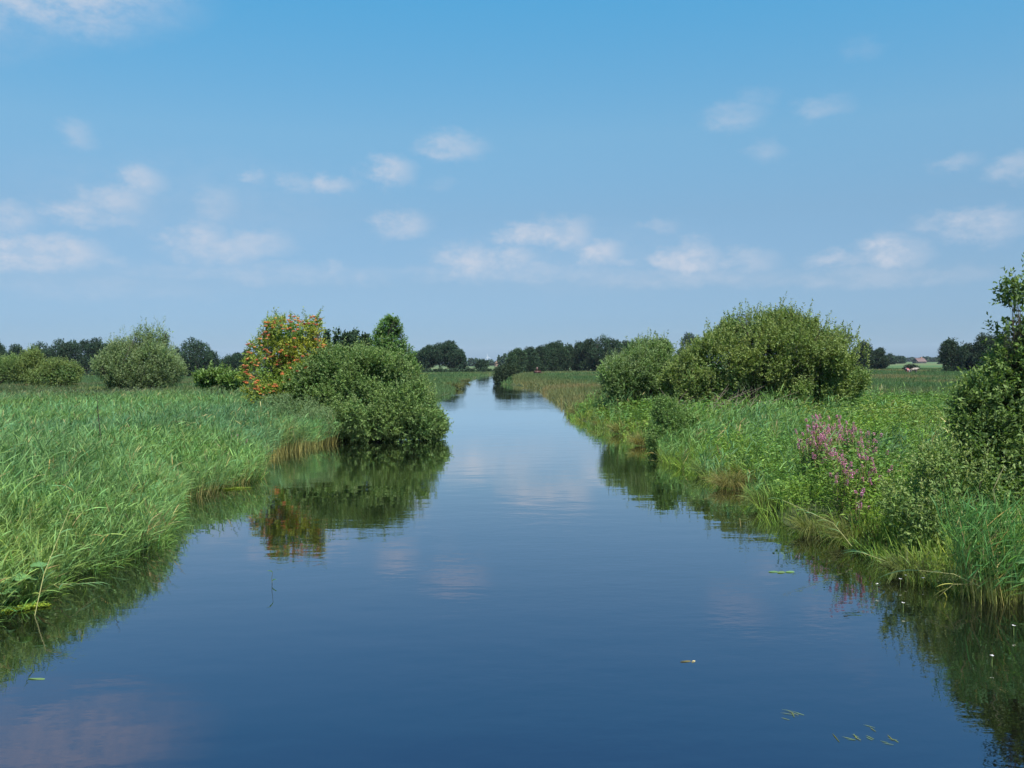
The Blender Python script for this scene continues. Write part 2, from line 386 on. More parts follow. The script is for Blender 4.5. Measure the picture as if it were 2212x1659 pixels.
def grass(g, x, y, s, H, W, cols, spread=.35, droop=.35, nb=4, nseg=2, z0=0):
    n = len(x); z = np.maximum(ground_z(x, y, s), -.05)+z0
    P = np.repeat(np.stack([x, y, z], -1), nb, 0); m = len(P)
    P[:, :2] += rng.normal(0, .05, (m, 2))
    wx, wy = to_water(x, y) if len(x) < 60000 and np.min(y) < 60 else (0*x, 0*x); wk = .25*np.exp(-np.maximum(s, 0)/.6); wx = np.repeat(wx*wk, nb); wy = np.repeat(wy*wk, nb)
    D = np.stack([rng.normal(.06, spread, m)+wx, rng.normal(0, spread, m)+wy, np.ones(m)], -1)
    Hh = np.repeat(np.broadcast_to(H, n), nb)*rng.uniform(.55, 1.15, m)
    ribbons(g, P, D, Hh, W, rng.uniform(.3, 1.0, m)*droop, jitcol(np.repeat(cols, nb, 0), m, .2, .1), nseg)

def herbs(g, x, y, s, H, cols, leafL=.09, leafW=.035, n_leaf=18):
    n = len(x); z = np.maximum(ground_z(x, y, s), 0)
    P = np.stack([x, y, z], -1); D = nrm(np.stack([rng.normal(.05, .15, n), rng.normal(0, .15, n), np.ones(n)], -1))
    H = np.broadcast_to(H, n)*rng.uniform(.65, 1.1, n)
    ribbons(g, P, D, H, .012, .02, cols*.8, 2, None, 'stem')
    for k in range(n_leaf):
        h = .2+.8*(k+rng.uniform(0, 1, n))/n_leaf
        a = rng.uniform(0, 6.28, n)
        out = np.stack([np.cos(a), np.sin(a), rng.uniform(-.1, .7, n)], -1)
        p = P+D*(H*h)[:, None]
        off = nrm(out)*rng.uniform(0, .12, n)[:, None]
        leaves(g, p+off, out, leafL*rng.uniform(.6, 1.3, n), leafW*rng.uniform(.7, 1.3, n), jitcol(cols, n, .22, .09), .12, .5)

# ------------------------------------------------------------------ shrubs and trees
def crown_points(lobes, n, rmin, rmax, gap=0.0, gf=1.2, zmin=.05, seed=0):
    """points and outward directions in the shells of overlapping lobes, thinned where a smooth noise is low"""
    Lb = np.array(lobes, float); area = (Lb[:, 3]*Lb[:, 5]+Lb[:, 3]*Lb[:, 4]+Lb[:, 4]*Lb[:, 5])
    out_p = []; out_d = []
    tot = 0; tries = 0
    while tot < n and tries < 12:
        tries += 1
        k = rng.choice(len(Lb), n, p=area/area.sum())
        d = nrm(rng.normal(0, 1, (n, 3))); r = rng.uniform(rmin**2, rmax**2, n)**.5
        c = Lb[k, :3]; rad = Lb[k, 3:6]
        bump = 1+.15*noise3(d*3+k[:, None]*7.1, 1.2, 4+seed)+.10*noise3(d*7+k[:, None]*3.3, 1.2, 2+seed)
        p = c+d*rad*(r*bump)[:, None]
        keep = p[:, 2] > zmin
        for j in range(len(Lb)):
            q = np.linalg.norm((p-Lb[j, :3])/Lb[j, 3:6], axis=1)
            keep &= (j == k) | (q > rmin*.92)
        if gap > -1: keep &= (noise3(p, gf, seed)+rng.normal(0, .25, n)) > gap-.9
        out_p.append(p[keep]); out_d.append(nrm(d/rad)[keep]); tot += keep.sum()
    return np.concatenate(out_p)[:n], np.concatenate(out_d)[:n]

def foliage(g, lobes, n_shoot, n_leaf, shootL, leafL, leafW, cols, up=.6, rmin=.72, rmax=1.05, gap=.35, gf=1.2, zmin=.05, inner=.35, seed=0, tips=None, hcol=None, lup=.35, out_k=.8, sprouts=0):
    P, O = crown_points(lobes, n_shoot, rmin, rmax, gap, gf, zmin, seed)
    n = len(P)
    D = nrm(O*out_k+np.array([.05, 0, up])+rng.normal(0, .35, (n, 3)))
    cb = np.tile(np.array(cols, float), (n, 1))
    cb = cb*np.exp(.22*noise3(P, gf*.8, seed+1))[:, None]
    if hcol is not None:
        t = np.clip(noise3(P, gf*.45, seed+2)*.6+.3, 0, 1)[:, None]; cb = cb*(1-t)+np.array(hcol)*t
    cb = jitcol(cb, n, .15, .07)
    Ls = shootL*rng.uniform(.5, 1.3, n)
    for k in range(n_leaf):
        t = (k+rng.uniform(0, 1, n))/n_leaf
        p = P+D*(Ls*(t-.35))[:, None]
        a = nrm(D*.75+rng.normal(0, .75, (n, 3)))
        cc = jitcol(cb, n, .18, .07)
        if tips is not None: tt = (t**2*.7)[:, None]; cc = cc*(1-tt)+np.array(tips)*tt
        leaves(g, p, a, leafL*rng.uniform(.65, 1.3, n), leafW*rng.uniform(.7, 1.25, n), cc, .12, lup)
    if sprouts:
        P, O = crown_points(lobes, sprouts*3, .85, 1.0, -2, gf, zmin, seed)
        P = P[O[:, 2] > .25][:sprouts]; n = len(P)
        D = nrm(np.array([.08, 0, 1.0])+rng.normal(0, .28, (n, 3))); Ls = shootL*rng.uniform(.9, 2.4, n)
        for k in range(n_leaf+12):
            t = (k+rng.uniform(0, 1, n))/(n_leaf+12)
            p = P+D*(Ls*(t-.1))[:, None]+rng.normal(0, .02, (n, 3))
            leaves(g, p, nrm(D*.8+rng.normal(0, .65, (n, 3))), leafL*rng.uniform(.65, 1.2, n), leafW*rng.uniform(.7, 1.2, n), jitcol(np.array(tips if tips is not None else cols)*.8, n, .2, .08), .12, lup)
    if inner > 0:
        P, O = crown_points(lobes, int(n_shoot*inner), .3, rmin, -2, gf, zmin, seed)
        n = len(P)
        for k in range(4):
            leaves(g, P+rng.normal(0, shootL*.3, (n, 3)), rng.normal(0, 1, (n, 3)), leafL*1.5, leafW*1.8, jitcol(np.array(cols), n, .2, .06), .1, .2)

def branches(g, base, lobes, r0, c, per=4, trunk_h=None, wob=.12, reach=.85):
    """tapered trunk or stool with limbs running into each lobe"""
    base = np.array(base, float)
    if trunk_h:
        top = base+np.array([0, 0, trunk_h]); tube(g, [base-[0, 0, .3], base*.5+top*.5+rng.normal(0, wob*r0, 3), top], [r0*1.15, r0*.9, r0*.75], c, 7)
        src = top
    else: src = base
    for lb in lobes:
        lb = np.array(lb, float)
        for k in range(per):
            tgt = lb[:3]+lb[3:6]*rng.uniform(-.75, .85, 3)*reach/.85
            tgt[2] = max(tgt[2], src[2]+.3)
            s0 = src+(rng.normal(0, r0*2.2, 3)*np.array([1, 1, 0]) if not trunk_h else 0)
            if not trunk_h: s0[2] = base[2]-.15
            mid = s0*.5+tgt*.5+rng.normal(0, 1, 3)*np.linalg.norm(tgt-s0)*wob; mid[2] = max(mid[2], s0[2]+.1)
            rr = r0*(.55 if trunk_h else .8)*rng.uniform(.6, 1.1)
            tube(g, [s0, s0*.6+mid*.4, mid, mid*.4+tgt*.6, tgt], [rr, rr*.85, rr*.65, rr*.42, rr*.15], c, 5)
            for q in range(2):
                t2 = tgt+rng.normal(0, .35, 3)*lb[3:6]; tube(g, [mid, mid*.5+t2*.5+rng.normal(0, .05, 3), t2], [rr*.4, rr*.25, rr*.08], c, 4)

def PL(D, px, py, rx, ry, dy=0.0, dep=None):
    """a lobe seen at picture position px,py from distance D, radii given as seen; dep = its real half depth"""
    c = atD(px, py, D+dy); k = (D+dy)/FOC
    return (c.x, c.y, c.z, rx*k, dep if dep else rx*k*.9, ry*k)

def plant(name, label, cat, lobes, base, crown_kw, r0=.05, per=4, trunk_h=None, bark=(.06, .05, .04), mat=None, group=None, crown='crown', stem='trunk', wob=.12, reach=.85):
    base = Vector(base); root = empty(name, base); tag(root, label, cat, group)
    g = Geo(); foliage(g, lobes, **crown_kw); cr = link(crown, g.mesh(crown, base), mat or M_LEAF, root)
    g = Geo(); branches(g, base, lobes, r0, bark, per, trunk_h, wob, reach); link(stem, g.mesh(stem, base), M_BARK, root)
    return root
def ragged(lobes, n, lo=.18, hi=.34, seed=0):
    """adds small leafy humps on the upper side of a shrub so that its outline is uneven"""
    rs = np.random.default_rng(900+seed); out = list(lobes)
    for _ in range(n):
        b = np.array(lobes[rs.integers(len(lobes))], float); d = rs.normal(0, 1, 3); d[2] = abs(d[2])*.9+.1; d /= np.linalg.norm(d)
        r = min(b[3:6])*rs.uniform(lo, hi); c = b[:3]+d*b[3:6]*rs.uniform(.86, 1.12)
        out.append((c[0], c[1], c[2], r*rs.uniform(.8, 1.3), r, r*rs.uniform(.9, 1.6)))
    return out
def gbase(px, D): p = atD(px, 800, D); return (p.x, D, .3)

# colours (real-world leaf colours)
C_WILLOW = (.085, .135, .050); C_WTIP = (.17, .23, .11)
C_DARK = (.024, .050, .026)

# big sallow bush leaning over the water on the left bank
D = 42.5
lb = [PL(D,790,850,112,95,1.0,2.4), PL(D,700,850,80,75,1.5,1.8), PL(D,860,880,80,75,0,2.0), PL(D,895,915,62,42,-.4,1.6), PL(D,800,905,95,48,-1.0,1.6),
      PL(D,700,915,58,38,-.6,1.3), PL(D,745,800,62,48,1.6,1.6), PL(D,805,808,56,48,1.4,1.6), PL(D,925,925,36,24,-.2,1.0), PL(D,838,848,58,50,.6,1.8), PL(D,898,890,40,38,.2,1.5)]
plant('sallow_bush', 'broad rounded green willow bush overhanging the water beside the berry tree', 'bush', ragged(lb, 26, seed=1), (*atD(790, 940, 43.3)[:2], .2),
      dict(n_shoot=9500, n_leaf=13, shootL=.45, leafL=.11, leafW=.050, cols=(.066, .128, .034), sprouts=150, tips=(.16, .22, .075), hcol=(.105, .165, .042), up=.55, gap=.85, gf=1.9, zmin=.03, seed=1), r0=.06, per=1, stem='stems', crown='foliage')
# grey green fringe of low willow at its left foot
D = 40
lb = [PL(D,640,890,50,26,1.2,1.2), PL(D,600,880,40,22,2.5,1.2), PL(D,680,912,42,26,0,1.0), PL(D,660,925,30,20,-.2,.8)]
plant('creeping_willow', 'low grey green willow scrub in front of the berry tree', 'bush', lb, (*atD(650, 930, 41)[:2], .2),
      dict(n_shoot=1900, n_leaf=10, shootL=.4, leafL=.075, leafW=.028, cols=(.09, .15, .060), tips=(.19, .25, .12), up=.8, gap=.3, gf=1.6, seed=3), r0=.03, per=3, stem='stems', crown='foliage')

# rowan with berries
D = 45.0
rl = [PL(D,630,720,55,38,0,1.3), PL(D,600,760,62,45,.2,1.3), PL(D,655,770,55,48,.4,1.3), PL(D,580,810,50,42,-.3,1.2), PL(D,630,825,60,42,-.6,1.2), PL(D,690,790,36,40,.2,1.0),
      PL(D,570,850,40,20,-.8,.9), PL(D,672,700,22,18,0,.5), PL(D,588,712,22,16,0,.5), PL(D,655,850,40,18,-1.3,.8), PL(D,545,790,18,18,0,.5)]
rowan_base = Vector((*atD(625, 860, 45.2)[:2], .3))
rowan = empty('rowan_tree', rowan_base); tag(rowan, 'rowan tree full of orange red berry clusters, leaves turning yellow', 'tree')
g = Geo(); foliage(g, rl, 2500, 14, .38, .105, .042, (.115, .19, .035), up=.35, sprouts=60, tips=(.20, .26, .05), rmin=.55, gap=.85, gf=1.7, inner=.5, seed=5, hcol=(.34, .33, .04), lup=.5)
link('crown', g.mesh('crown', rowan_base), M_LEAF, rowan)
g = Geo(); branches(g, rowan_base, rl, .07, (.10, .085, .065), 4, 1.2); link('trunk', g.mesh('trunk', rowan_base), M_BARK, rowan)
def berry_mesh(n, r, c):
    g = Geo(); oct_v = np.array([(1,0,0),(-1,0,0),(0,1,0),(0,-1,0),(0,0,1),(0,0,-1)], float)
    oct_f = np.array([(0,2,4),(2,1,4),(1,3,4),(3,0,4),(2,0,5),(1,2,5),(3,1,5),(0,3,5)])
    for k in range(n):
        p = nrm(rng.normal(0, 1, 3))*np.array([1, 1, .5])*r*rng.uniform(.3, 1)
        g.add(oct_v*.018+p, oct_f, jitcol(c, 6, .2, .1))
    return g.mesh('berry_cluster', smooth=True)
BC = [(.42,.11,.035),(.46,.15,.04),(.32,.08,.03),(.46,.20,.06),(.38,.12,.04)]
bm_ = [berry_mesh(42, r, c) for r, c in zip((.08, .10, .11, .07, .10), BC)]
for m in bm_: m.materials.append(M_BERRY)
bp, bo = crown_points(rl, 480, .87, 1.10, .2, 1.7, .6, 5)
bp = bp[rng.uniform(0, 1, len(bp)) < np.clip(.30+.26*(bp[:, 2]-1.5), .30, 1)]
o_ = np.argsort(-(-bp[:, 1]*1.0+rng.normal(0, .7, len(bp))))
for i, k in enumerate(o_[:98]):
    o = link('berry_cluster', bm_[i % 5], None, rowan); o.location = Vector(bp[k])-rowan_base; o.rotation_euler.z = i*1.3
g = Geo()
for i, k in enumerate(o_[98:]):
    me = bm_[i % 5]; v = np.zeros(len(me.vertices)*3, np.float32); me.vertices.foreach_get('co', v)
    f = np.zeros(len(me.polygons)*3, np.int32); me.loops.foreach_get('vertex_index', f)
    g.add(v.reshape(-1, 3)+bp[k], f.reshape(-1, 3), jitcol(BC[i % 5], len(v)//3, .2, .1))
o = link('berries', g.mesh('berries', rowan_base), M_BERRY, rowan); o['kind'] = 'stuff'

# alder behind the bush
D = 60.0
lb = [PL(D,842,712,22,26,0,1.0), PL(D,838,745,38,34,0,1.3), PL(D,858,770,36,26,0,1.2), PL(D,825,780,36,34,.5,1.2), PL(D,872,785,24,18,0,.9), PL(D,885,798,18,14,0,.7), PL(D,846,698,12,14,0,.4)]
plant('alder_tree', 'bright green upright alder tree rising behind the rounded willow bush', 'tree', lb, gbase(845, 60),
      dict(n_shoot=2300, n_leaf=11, shootL=.38, leafL=.10, leafW=.075, cols=(.065, .135, .035), tips=(.12, .20, .05), up=.3, gap=.6, gf=1.6, seed=7, lup=.6), r0=.10, per=3, trunk_h=1.6)

# right bank willows
D = 55.0
lb = [PL(D,1385,800,70,52,0,1.9), PL(D,1345,815,50,42,-.5,1.6), PL(D,1430,815,48,50,.3,1.6), PL(D,1330,840,34,26,-.8,1.0), PL(D,1400,765,40,24,.4,1.1), PL(D,1425,758,22,18,.4,.8)]
plant('willow_bush', 'lower silvery willow bush at the left end of the right-bank thicket, dark hollow at foot', 'bush', ragged(lb, 16, seed=2), gbase(1390, 56),
      dict(n_shoot=3700, n_leaf=12, shootL=.45, leafL=.13, leafW=.048, cols=(.095, .165, .045), tips=(.19, .25, .11), sprouts=130, up=.75, gap=.9, gf=2.0, seed=8), r0=.06, per=2, stem='stems', crown='foliage', group='willow bushes on the right bank')
D = 50.0
lb = [PL(D,1650,770,120,75,.5,2.6), PL(D,1560,785,85,62,0,2.2), PL(D,1760,790,95,66,.3,2.4), PL(D,1520,800,50,50,-.2,1.6), PL(D,1700,735,75,50,.7,1.7), PL(D,1620,725,60,42,.6,1.6), PL(D,1820,810,50,46,.6,1.6),
      PL(D,1500,838,50,34,-.5,1.4), PL(D,1470,825,36,38,.6,1.2), PL(D,1740,845,90,30,-.6,1.8), PL(D,1690,700,36,26,.4,1.0), PL(D,1745,708,22,26,.4,.8), PL(D,1790,730,22,24,.3,.8), PL(D,1590,700,26,22,.3,.8), PL(D,1835,735,22,12,.3,.7), PL(D,1560,845,60,26,-1.0,1.2)]
plant('willow_thicket', 'largest wide olive green willow thicket on the right bank with bare stems at its foot', 'bush', ragged(lb, 36, seed=3), gbase(1650, 51),
      dict(n_shoot=11000, n_leaf=13, shootL=.5, leafL=.125, leafW=.056, cols=(.085, .145, .034), tips=(.19, .24, .075), hcol=(.135, .175, .042), up=.7, rmin=.66, gap=1.05, gf=1.9, sprouts=520, seed=9, inner=.22), r0=.05, per=3, stem='stems', crown='foliage', group='willow bushes on the right bank')
# bare dead stems sprawling from its foot
base = Vector((*at(1475, 905, .3)[:2], .3)); g = Geo()
c0 = atD(1500, 868, 49)
for k in range(150):
    s0 = np.array(atD(rng.uniform(1450, 1640), rng.uniform(850, 895), rng.uniform(44, 50))); s0[2] = rng.uniform(.2, 1.1)
    d = np.array([rng.normal(.6, .5), rng.normal(0, .4), rng.uniform(.1, .9)]); Lk = rng.uniform(.7, 1.8)
    tube(g, [s0, s0+d*Lk*.5+[0, 0, .1], s0+d*Lk], [.016, .012, .005], (.16, .125, .10), 4)
tag(link('dead_branches', g.mesh('dead_branches', base), M_BARK, None, base), 'tangle of bare grey brown branches at the willow thicket foot', 'branches')
# dark narrow shrub at the water
D = 34.6
lb = [PL(D,1450,905,38,36,.2,.8), PL(D,1440,950,42,34,-.1,.8), PL(D,1480,935,42,40,.3,.9), PL(D,1430,885,16,22,.2,.4), PL(D,1500,965,34,26,.2,.7), PL(D,1415,965,20,16,-.2,.4)]
plant('dark_shrub', 'small dark green shrub standing at the right waterline below the willows', 'bush', lb, (*atD(1465, 990, 34.8)[:2], .2),
      dict(n_shoot=1500, n_leaf=11, shootL=.32, leafL=.09, leafW=.036, cols=(.075, .14, .036), tips=(.14, .21, .06), up=.5, gap=.7, gf=2.6, seed=10, sprouts=40), r0=.03, per=3, stem='stems', crown='foliage')
# tall bush cut by the right edge
D = 17.0
lb = [PL(D,2235,940,120,110,.3,1.2), PL(D,2160,880,75,80,0,.8), PL(D,2235,790,70,100,.3,.9), PL(D,2130,960,62,70,-.4,.7), PL(D,2190,800,44,60,.2,.6), PL(D,2215,720,48,64,.2,.6), PL(D,2225,770,60,70,.3,.7), PL(D,2260,660,60,70,.4,.7), PL(D,2100,900,36,60,.1,.5), PL(D,2330,850,120,170,.6,1.3), PL(D,2200,650,30,44,.1,.4), PL(D,2175,705,20,26,.1,.3), PL(D,2180,1010,70,40,-.6,.7), PL(D,2160,800,26,26,.1,.3), PL(D,2095,865,18,30,.1,.3), PL(D,2185,615,14,20,0,.2)]
plant('grey_willow_bush', 'tall dark willow bush cut off by the right picture edge', 'bush', lb, (*atD(2240, 1100, 17.4)[:2], .25),
      dict(n_shoot=2900, n_leaf=11, shootL=.34, leafL=.085, leafW=.042, cols=(.062, .105, .030), sprouts=25, tips=(.16, .23, .06), up=.45, gap=.85, gf=2.8, rmin=.5, rmax=1.12, seed=11, inner=.3), wob=.03, reach=.35, r0=.016, per=4, stem='stems', crown='foliage', bark=(.10, .075, .06))

D = 15.6
lb = [PL(D,2060,1075,95,70,.3,.7), PL(D,2000,1130,70,62,0,.6), PL(D,2100,1150,70,70,-.2,.6), PL(D,2040,1010,60,45,.8,.6), PL(D,1960,1090,50,42,.3,.5), PL(D,2130,1060,70,70,.3,.6), PL(D,2060,1210,60,40,-.5,.5)]
plant('creeping_willow', 'sprawling low willow scrub below the tall edge bush, left of the fresh reed clump', 'bush', lb, (*atD(2050, 1250, 15.6)[:2], .2),
      dict(n_shoot=1250, n_leaf=10, shootL=.30, leafL=.075, leafW=.030, cols=(.095, .155, .042), tips=(.20, .25, .080), sprouts=50, up=.55, gap=.8, gf=3.0, rmin=.5, seed=17), r0=.015, per=3, stem='stems', crown='foliage', bark=(.10, .075, .06), wob=.05, reach=.5)
# left bank shrubs further back
D = 82.0
lb = [PL(D,275,790,52,48,0,2.2), PL(D,330,790,52,45,0,2.0), PL(D,240,800,38,36,-.5,1.6), PL(D,335,735,22,28,0,1.1), PL(D,310,725,14,20,0,.7), PL(D,352,728,12,20,0,.6), PL(D,300,815,70,24,-1,1.6), PL(D,268,755,30,20,0,1.1), PL(D,365,805,30,30,-.5,1.4)]
plant('grey_willow_bush', 'pale grey willow bush with an upright tuft on top behind the left reeds', 'bush', ragged(lb, 18, seed=4), gbase(300, 83),
      dict(n_shoot=3800, n_leaf=9, shootL=.75, leafL=.16, leafW=.055, sprouts=120, cols=(.10, .15, .055), tips=(.22, .28, .14), up=.9, gap=.4, gf=.9, seed=12), r0=.07, per=4, stem='stems', crown='foliage')
D = 92.0
for (lab, lo, px, sd_) in (('small upright willow bush near the left picture edge', [PL(D,68,790,20,32,0,1.2), PL(D,72,772,12,18,0,.8), PL(D,50,805,26,22,0,1.2)], 65, 13),
                      ('low willow bush cut by the left picture edge', [PL(D,22,800,34,26,0,1.5), PL(D,32,785,14,14,0,.8), PL(D,-20,800,40,30,0,1.5)], 15, 14),
                      ('rounded willow bush with a yellowish right side, back of the left reeds', [PL(D,135,805,34,26,0,1.6), PL(D,112,800,22,22,0,1.2), PL(D,100,818,40,18,-1,1.4), PL(D,148,812,22,22,0,1.2)], 125, 15)):
    plant('willow_bush', lab, 'bush', lo, gbase(px, 93), dict(n_shoot=1300, n_leaf=9, shootL=.7, leafL=.17, leafW=.06, cols=(.085, .14, .042), tips=(.17, .23, .08), hcol=(.15, .18, .04), up=.8, gap=.3, gf=.9, seed=sd_), r0=.06, per=3, stem='stems', crown='foliage', group='willow bushes behind the left reeds')
D = 62.0
lb = [PL(D,470,815,26,14,0,1.0), PL(D,505,822,26,16,-.5,.9), PL(D,440,820,22,12,.4,.8)]
plant('bramble_bush', 'low bright yellow green bush left of the berry tree', 'bush', lb, gbase(480, 62),
      dict(n_shoot=1000, n_leaf=8, shootL=.4, leafL=.15, leafW=.11, cols=(.105, .18, .045), tips=(.15, .22, .07), up=.5, gap=.9, gf=2.5, sprouts=40, seed=16, lup=.8), r0=.03, per=3, stem='stems', crown='foliage')

# ------------------------------------------------------------------ distant trees
def far_tree(label, D, px, top, hw, low=None, col_=C_DARK, name='broadleaf_tree', group=None, n=1700, seed=0, shape='round', bare=0.0, hcol=None, gap=.45):
    rs = np.random.default_rng(seed+int(px)); k = D/FOC; hw = hw*(1.45 if bare < .1 else 1.12)
    b = gbase(px, D); zt = atD(px, top, D).z; H = zt-.3; w = hw*k
    lobes = []
    z0 = .3+H*bare
    if shape == 'cone':
        for i in range(6):
            t = i/5; lobes.append((b[0]+rs.normal(0, w*.06), D, z0+(zt-z0)*(t*.9+.04), w*(1.0-t*.86), w*(1.0-t*.86), (zt-z0)*.16))
    else:
        lobes.append((b[0], D, z0+(zt-z0)*.45, w*.72, w*.7, (zt-z0)*.48))
        for i in range(7):
            a = rs.uniform(0, 6.28); q = rs.uniform(.1, .9); rr = w*rs.uniform(.34, .5)
            o = (w-rr*.9)*math.sqrt(max(.05, 1-(q*1.05-.15)**2))*rs.uniform(.75, 1.0)
            rz = rr*rs.uniform(.75, 1.0)
            lobes.append((b[0]+o*math.cos(a)*(1 if i else 0), D+o*math.sin(a), z0+rz*.7+(zt-z0-rz*1.5)*q, rr, rr, rz))
        lobes.append((b[0]+rs.normal(0, w*.15), D, zt-w*.32, w*.36, w*.36, w*.34))
    lf = max(.30, D*.0011)
    return plant(name, label, 'tree', lobes, b, dict(n_shoot=n, n_leaf=6, shootL=lf*2.2, leafL=lf*1.15, leafW=lf*.62, cols=col_, hcol=hcol, up=.35, gap=gap, gf=.55, rmin=.72, rmax=1.08, zmin=.4, inner=.3, seed=seed % 5), r0=max(.12, w*.045), per=2, trunk_h=max(.8, H*(bare+.12)), mat=M_FAR, group=group)

GL = 'dark trees along the left horizon'
for i, (px, top, hw, D, lab) in enumerate([(-8,738,22,300,'dark tree cut by the left picture edge'), (36,745,20,320,'low dark tree with a thin spiky top, far left row'), (86,742,24,300,'dark tree with dense dome, behind the small upright willow bush'),
        (122,735,24,300,'broadest dome of the dark left tree row'), (155,738,22,300,'dark rounded tree, middle of the left row'), (186,736,18,310,'dark tree with a pointed crown, right part of the left row'),
        (214,732,20,300,'highest dark tree beside the pale grey willow bush'), (236,744,16,315,'dark tree half hidden by the pale grey willow bush')]):
    far_tree(lab, D, px, top, hw, group=GL, seed=i+20)
far_tree('dark pointed tree standing alone right of the pale grey willow bush', 250, 418, 729, 34, seed=31, name='alder_tree')
far_tree('small dark tree beside the lone pointed tree', 255, 455, 760, 16, seed=32)
far_tree('little dark tree poking up between grey willow and lone pointed tree', 255, 380, 752, 12, seed=33, n=500)
for i, (px, top, hw, lab) in enumerate([(492,770,16,'low hazy dark tree left of the berry tree, first of three'), (514,764,15,'low dark tree left of the berry tree, middle of three'), (536,758,16,'low dark tree touching the berry tree on its left')]):
    far_tree(lab, 300, px, top, hw, seed=40+i, group='low trees left of the berry tree')
for i, (px, top, hw, lab, sh) in enumerate([(706,722,9,'slim dark spire tree next to the berry tree','cone'), (728,719,13,'dark conifer behind the willow bush, second from the berry tree','cone'), (750,724,20,'bushy dark tree between two spires behind the willow bush','round'),
        (768,724,12,'dark conifer close to the bright alder','cone'), (788,728,14,'small green tree touching the alder on its left','round')]):
    far_tree(lab, 125 if sh == 'cone' else 118, px, top, hw, seed=50+i, shape=sh, name='conifer' if sh == 'cone' else 'broadleaf_tree', col_=(.028, .055, .026), group='dark trees behind the rounded willow bush')
for i, (px, top, hw, bare, lab) in enumerate([(904,760,20,.05,'low left tree of the far round clump by the river'), (926,748,22,.22,'open tree with bare stem in the far river clump'), (950,740,24,.25,'tall wide crowned tree, left of the two tallest in the far clump'),
        (972,738,24,.22,'tallest tree of the far clump by the river'), (991,757,14,.05,'dense low tree at the right end of the far clump')]):
    far_tree(lab, 330, px, top, hw, seed=60+i, bare=bare, group='far clump of trees left of the river', gap=.75)
far_tree('small round lone tree in the gap where the river ends', 390, 1042, 777, 11, seed=70, name='round_tree', n=700)
GW = 'trees of the dark wood right of the river'
for i, (px, top, hw, D, lab) in enumerate([(1104,762,11,270,'lowest tree at the left tip of the dark wood'), (1118,754,16,285,'second low tree at the left tip of the dark wood'), (1142,752,18,300,'small dark tree in the left third of the wood'),
        (1164,750,18,310,'dark tree with flat top in the left third of the wood'), (1186,740,20,320,'first high dome of the dark wood from the left'), (1206,738,20,320,'dark dome near the middle of the wood'),
        (1228,745,18,325,'sunken dark tree in the middle of the wood'), (1250,741,18,325,'dark tree just left of the twin highest domes of the wood'), (1272,734,20,320,'dark high tree left of the wood summit'),
        (1298,726,24,315,'highest tree of the dark wood'), (1326,732,20,320,'right shoulder tree of the dark wood'), (1352,738,18,340,'tree of the wood touching the silvery willow bush')]):
    far_tree(lab, D, px, top, hw, group=GW, seed=80+i, col_=(.024, .048, .022) if i > 1 else (.032, .060, .026))
for i, (px, top, hw, D, lab) in enumerate([(1385,742,20,350,'dark tree peeping over the silvery willow bush'), (1428,733,22,350,'dark tree top between the two right-bank willows'), (1490,722,22,330,'greyish tree top left of the big thicket summit'),
        (1866,740,20,300,'dark tree right behind the big willow thicket'), (1900,754,14,300,'small dark round tree right of the big willow thicket'),
        (2056,731,24,230,'large dark round tree left of the tall bush at the right edge'), (2092,742,18,245,'dark tree between large round tree and tall edge bush'), (2122,722,20,240,'dark tree top directly behind the tall edge bush'), (2160,716,22,240,'dark tree hidden behind the tall edge bush')]):
    far_tree(lab, D, px, top, hw, seed=100+i, col_=(.022, .042, .022), group='dark trees behind the right bank')
for i, (px, top, hw, D, lab) in enumerate([(1925,766,9,700,'small hazy tree right of the small dark round tree'), (1942,771,10,850,'hazy bluish tree on the right horizon')]):
    far_tree(lab, D, px, top, hw, seed=110+i, n=500, group='hazy trees on the right horizon')
# shrub by the river bend
D = 158
lb = [PL(D,1082,812,14,18,0,1.0), PL(D,1078,822,12,10,-.3,.9), PL(D,1096,800,18,12,2,1.2), PL(D,1110,798,14,10,6,1.2)]
plant('bank_shrub', 'dark shrub leaning over the water at the river bend', 'bush', lb, gbase(1086, 159),
      dict(n_shoot=900, n_leaf=7, shootL=.5, leafL=.25, leafW=.12, cols=(.030, .050, .024), up=.4, gap=.2, gf=1, seed=2, zmin=.02), r0=.05, per=2, stem='stems', crown='foliage', mat=M_FAR)
# far treeline as one mass
g = Geo()
for (x0, x1, top, D) in ((985, 1032, 774, 1100), (1052, 1078, 778, 1300), (1076, 1094, 766, 800), (1945, 2000, 774, 1900), (1985, 2050, 772, 1500), (2035, 2060, 762, 700), (-40, 400, 776, 1600), (400, 900, 776, 1500), (1350, 1940, 772, 1700), (2050, 2260, 768, 1500), (1250, 1360, 772, 1500)):
    n = int((x1-x0)*60); px = rng.uniform(x0, x1, n); P = np.array([atD(a, 780, D) for a in px]); ht = atD((x0+x1)/2, top, D).z
    Hx = ht*(.72+.28*np.sin(px*.31)*np.cos(px*.117+1)+.1*np.sin(px*.9))
    P[:, 2] = .3+rng.uniform(0, 1, n)**.8*Hx; P[:, 1] += rng.uniform(-8, 8, n)
    leaves(g, P, rng.normal(0, 1, (n, 3)), D*.0022, D*.0016, jitcol(C_DARK, n, .2, .1), .1, .2)
tl = link('distant_treeline', g.mesh('distant_treeline'), M_FAR); tag(tl, 'low blue grey line of woods along the far horizon', 'woods', kind='stuff')
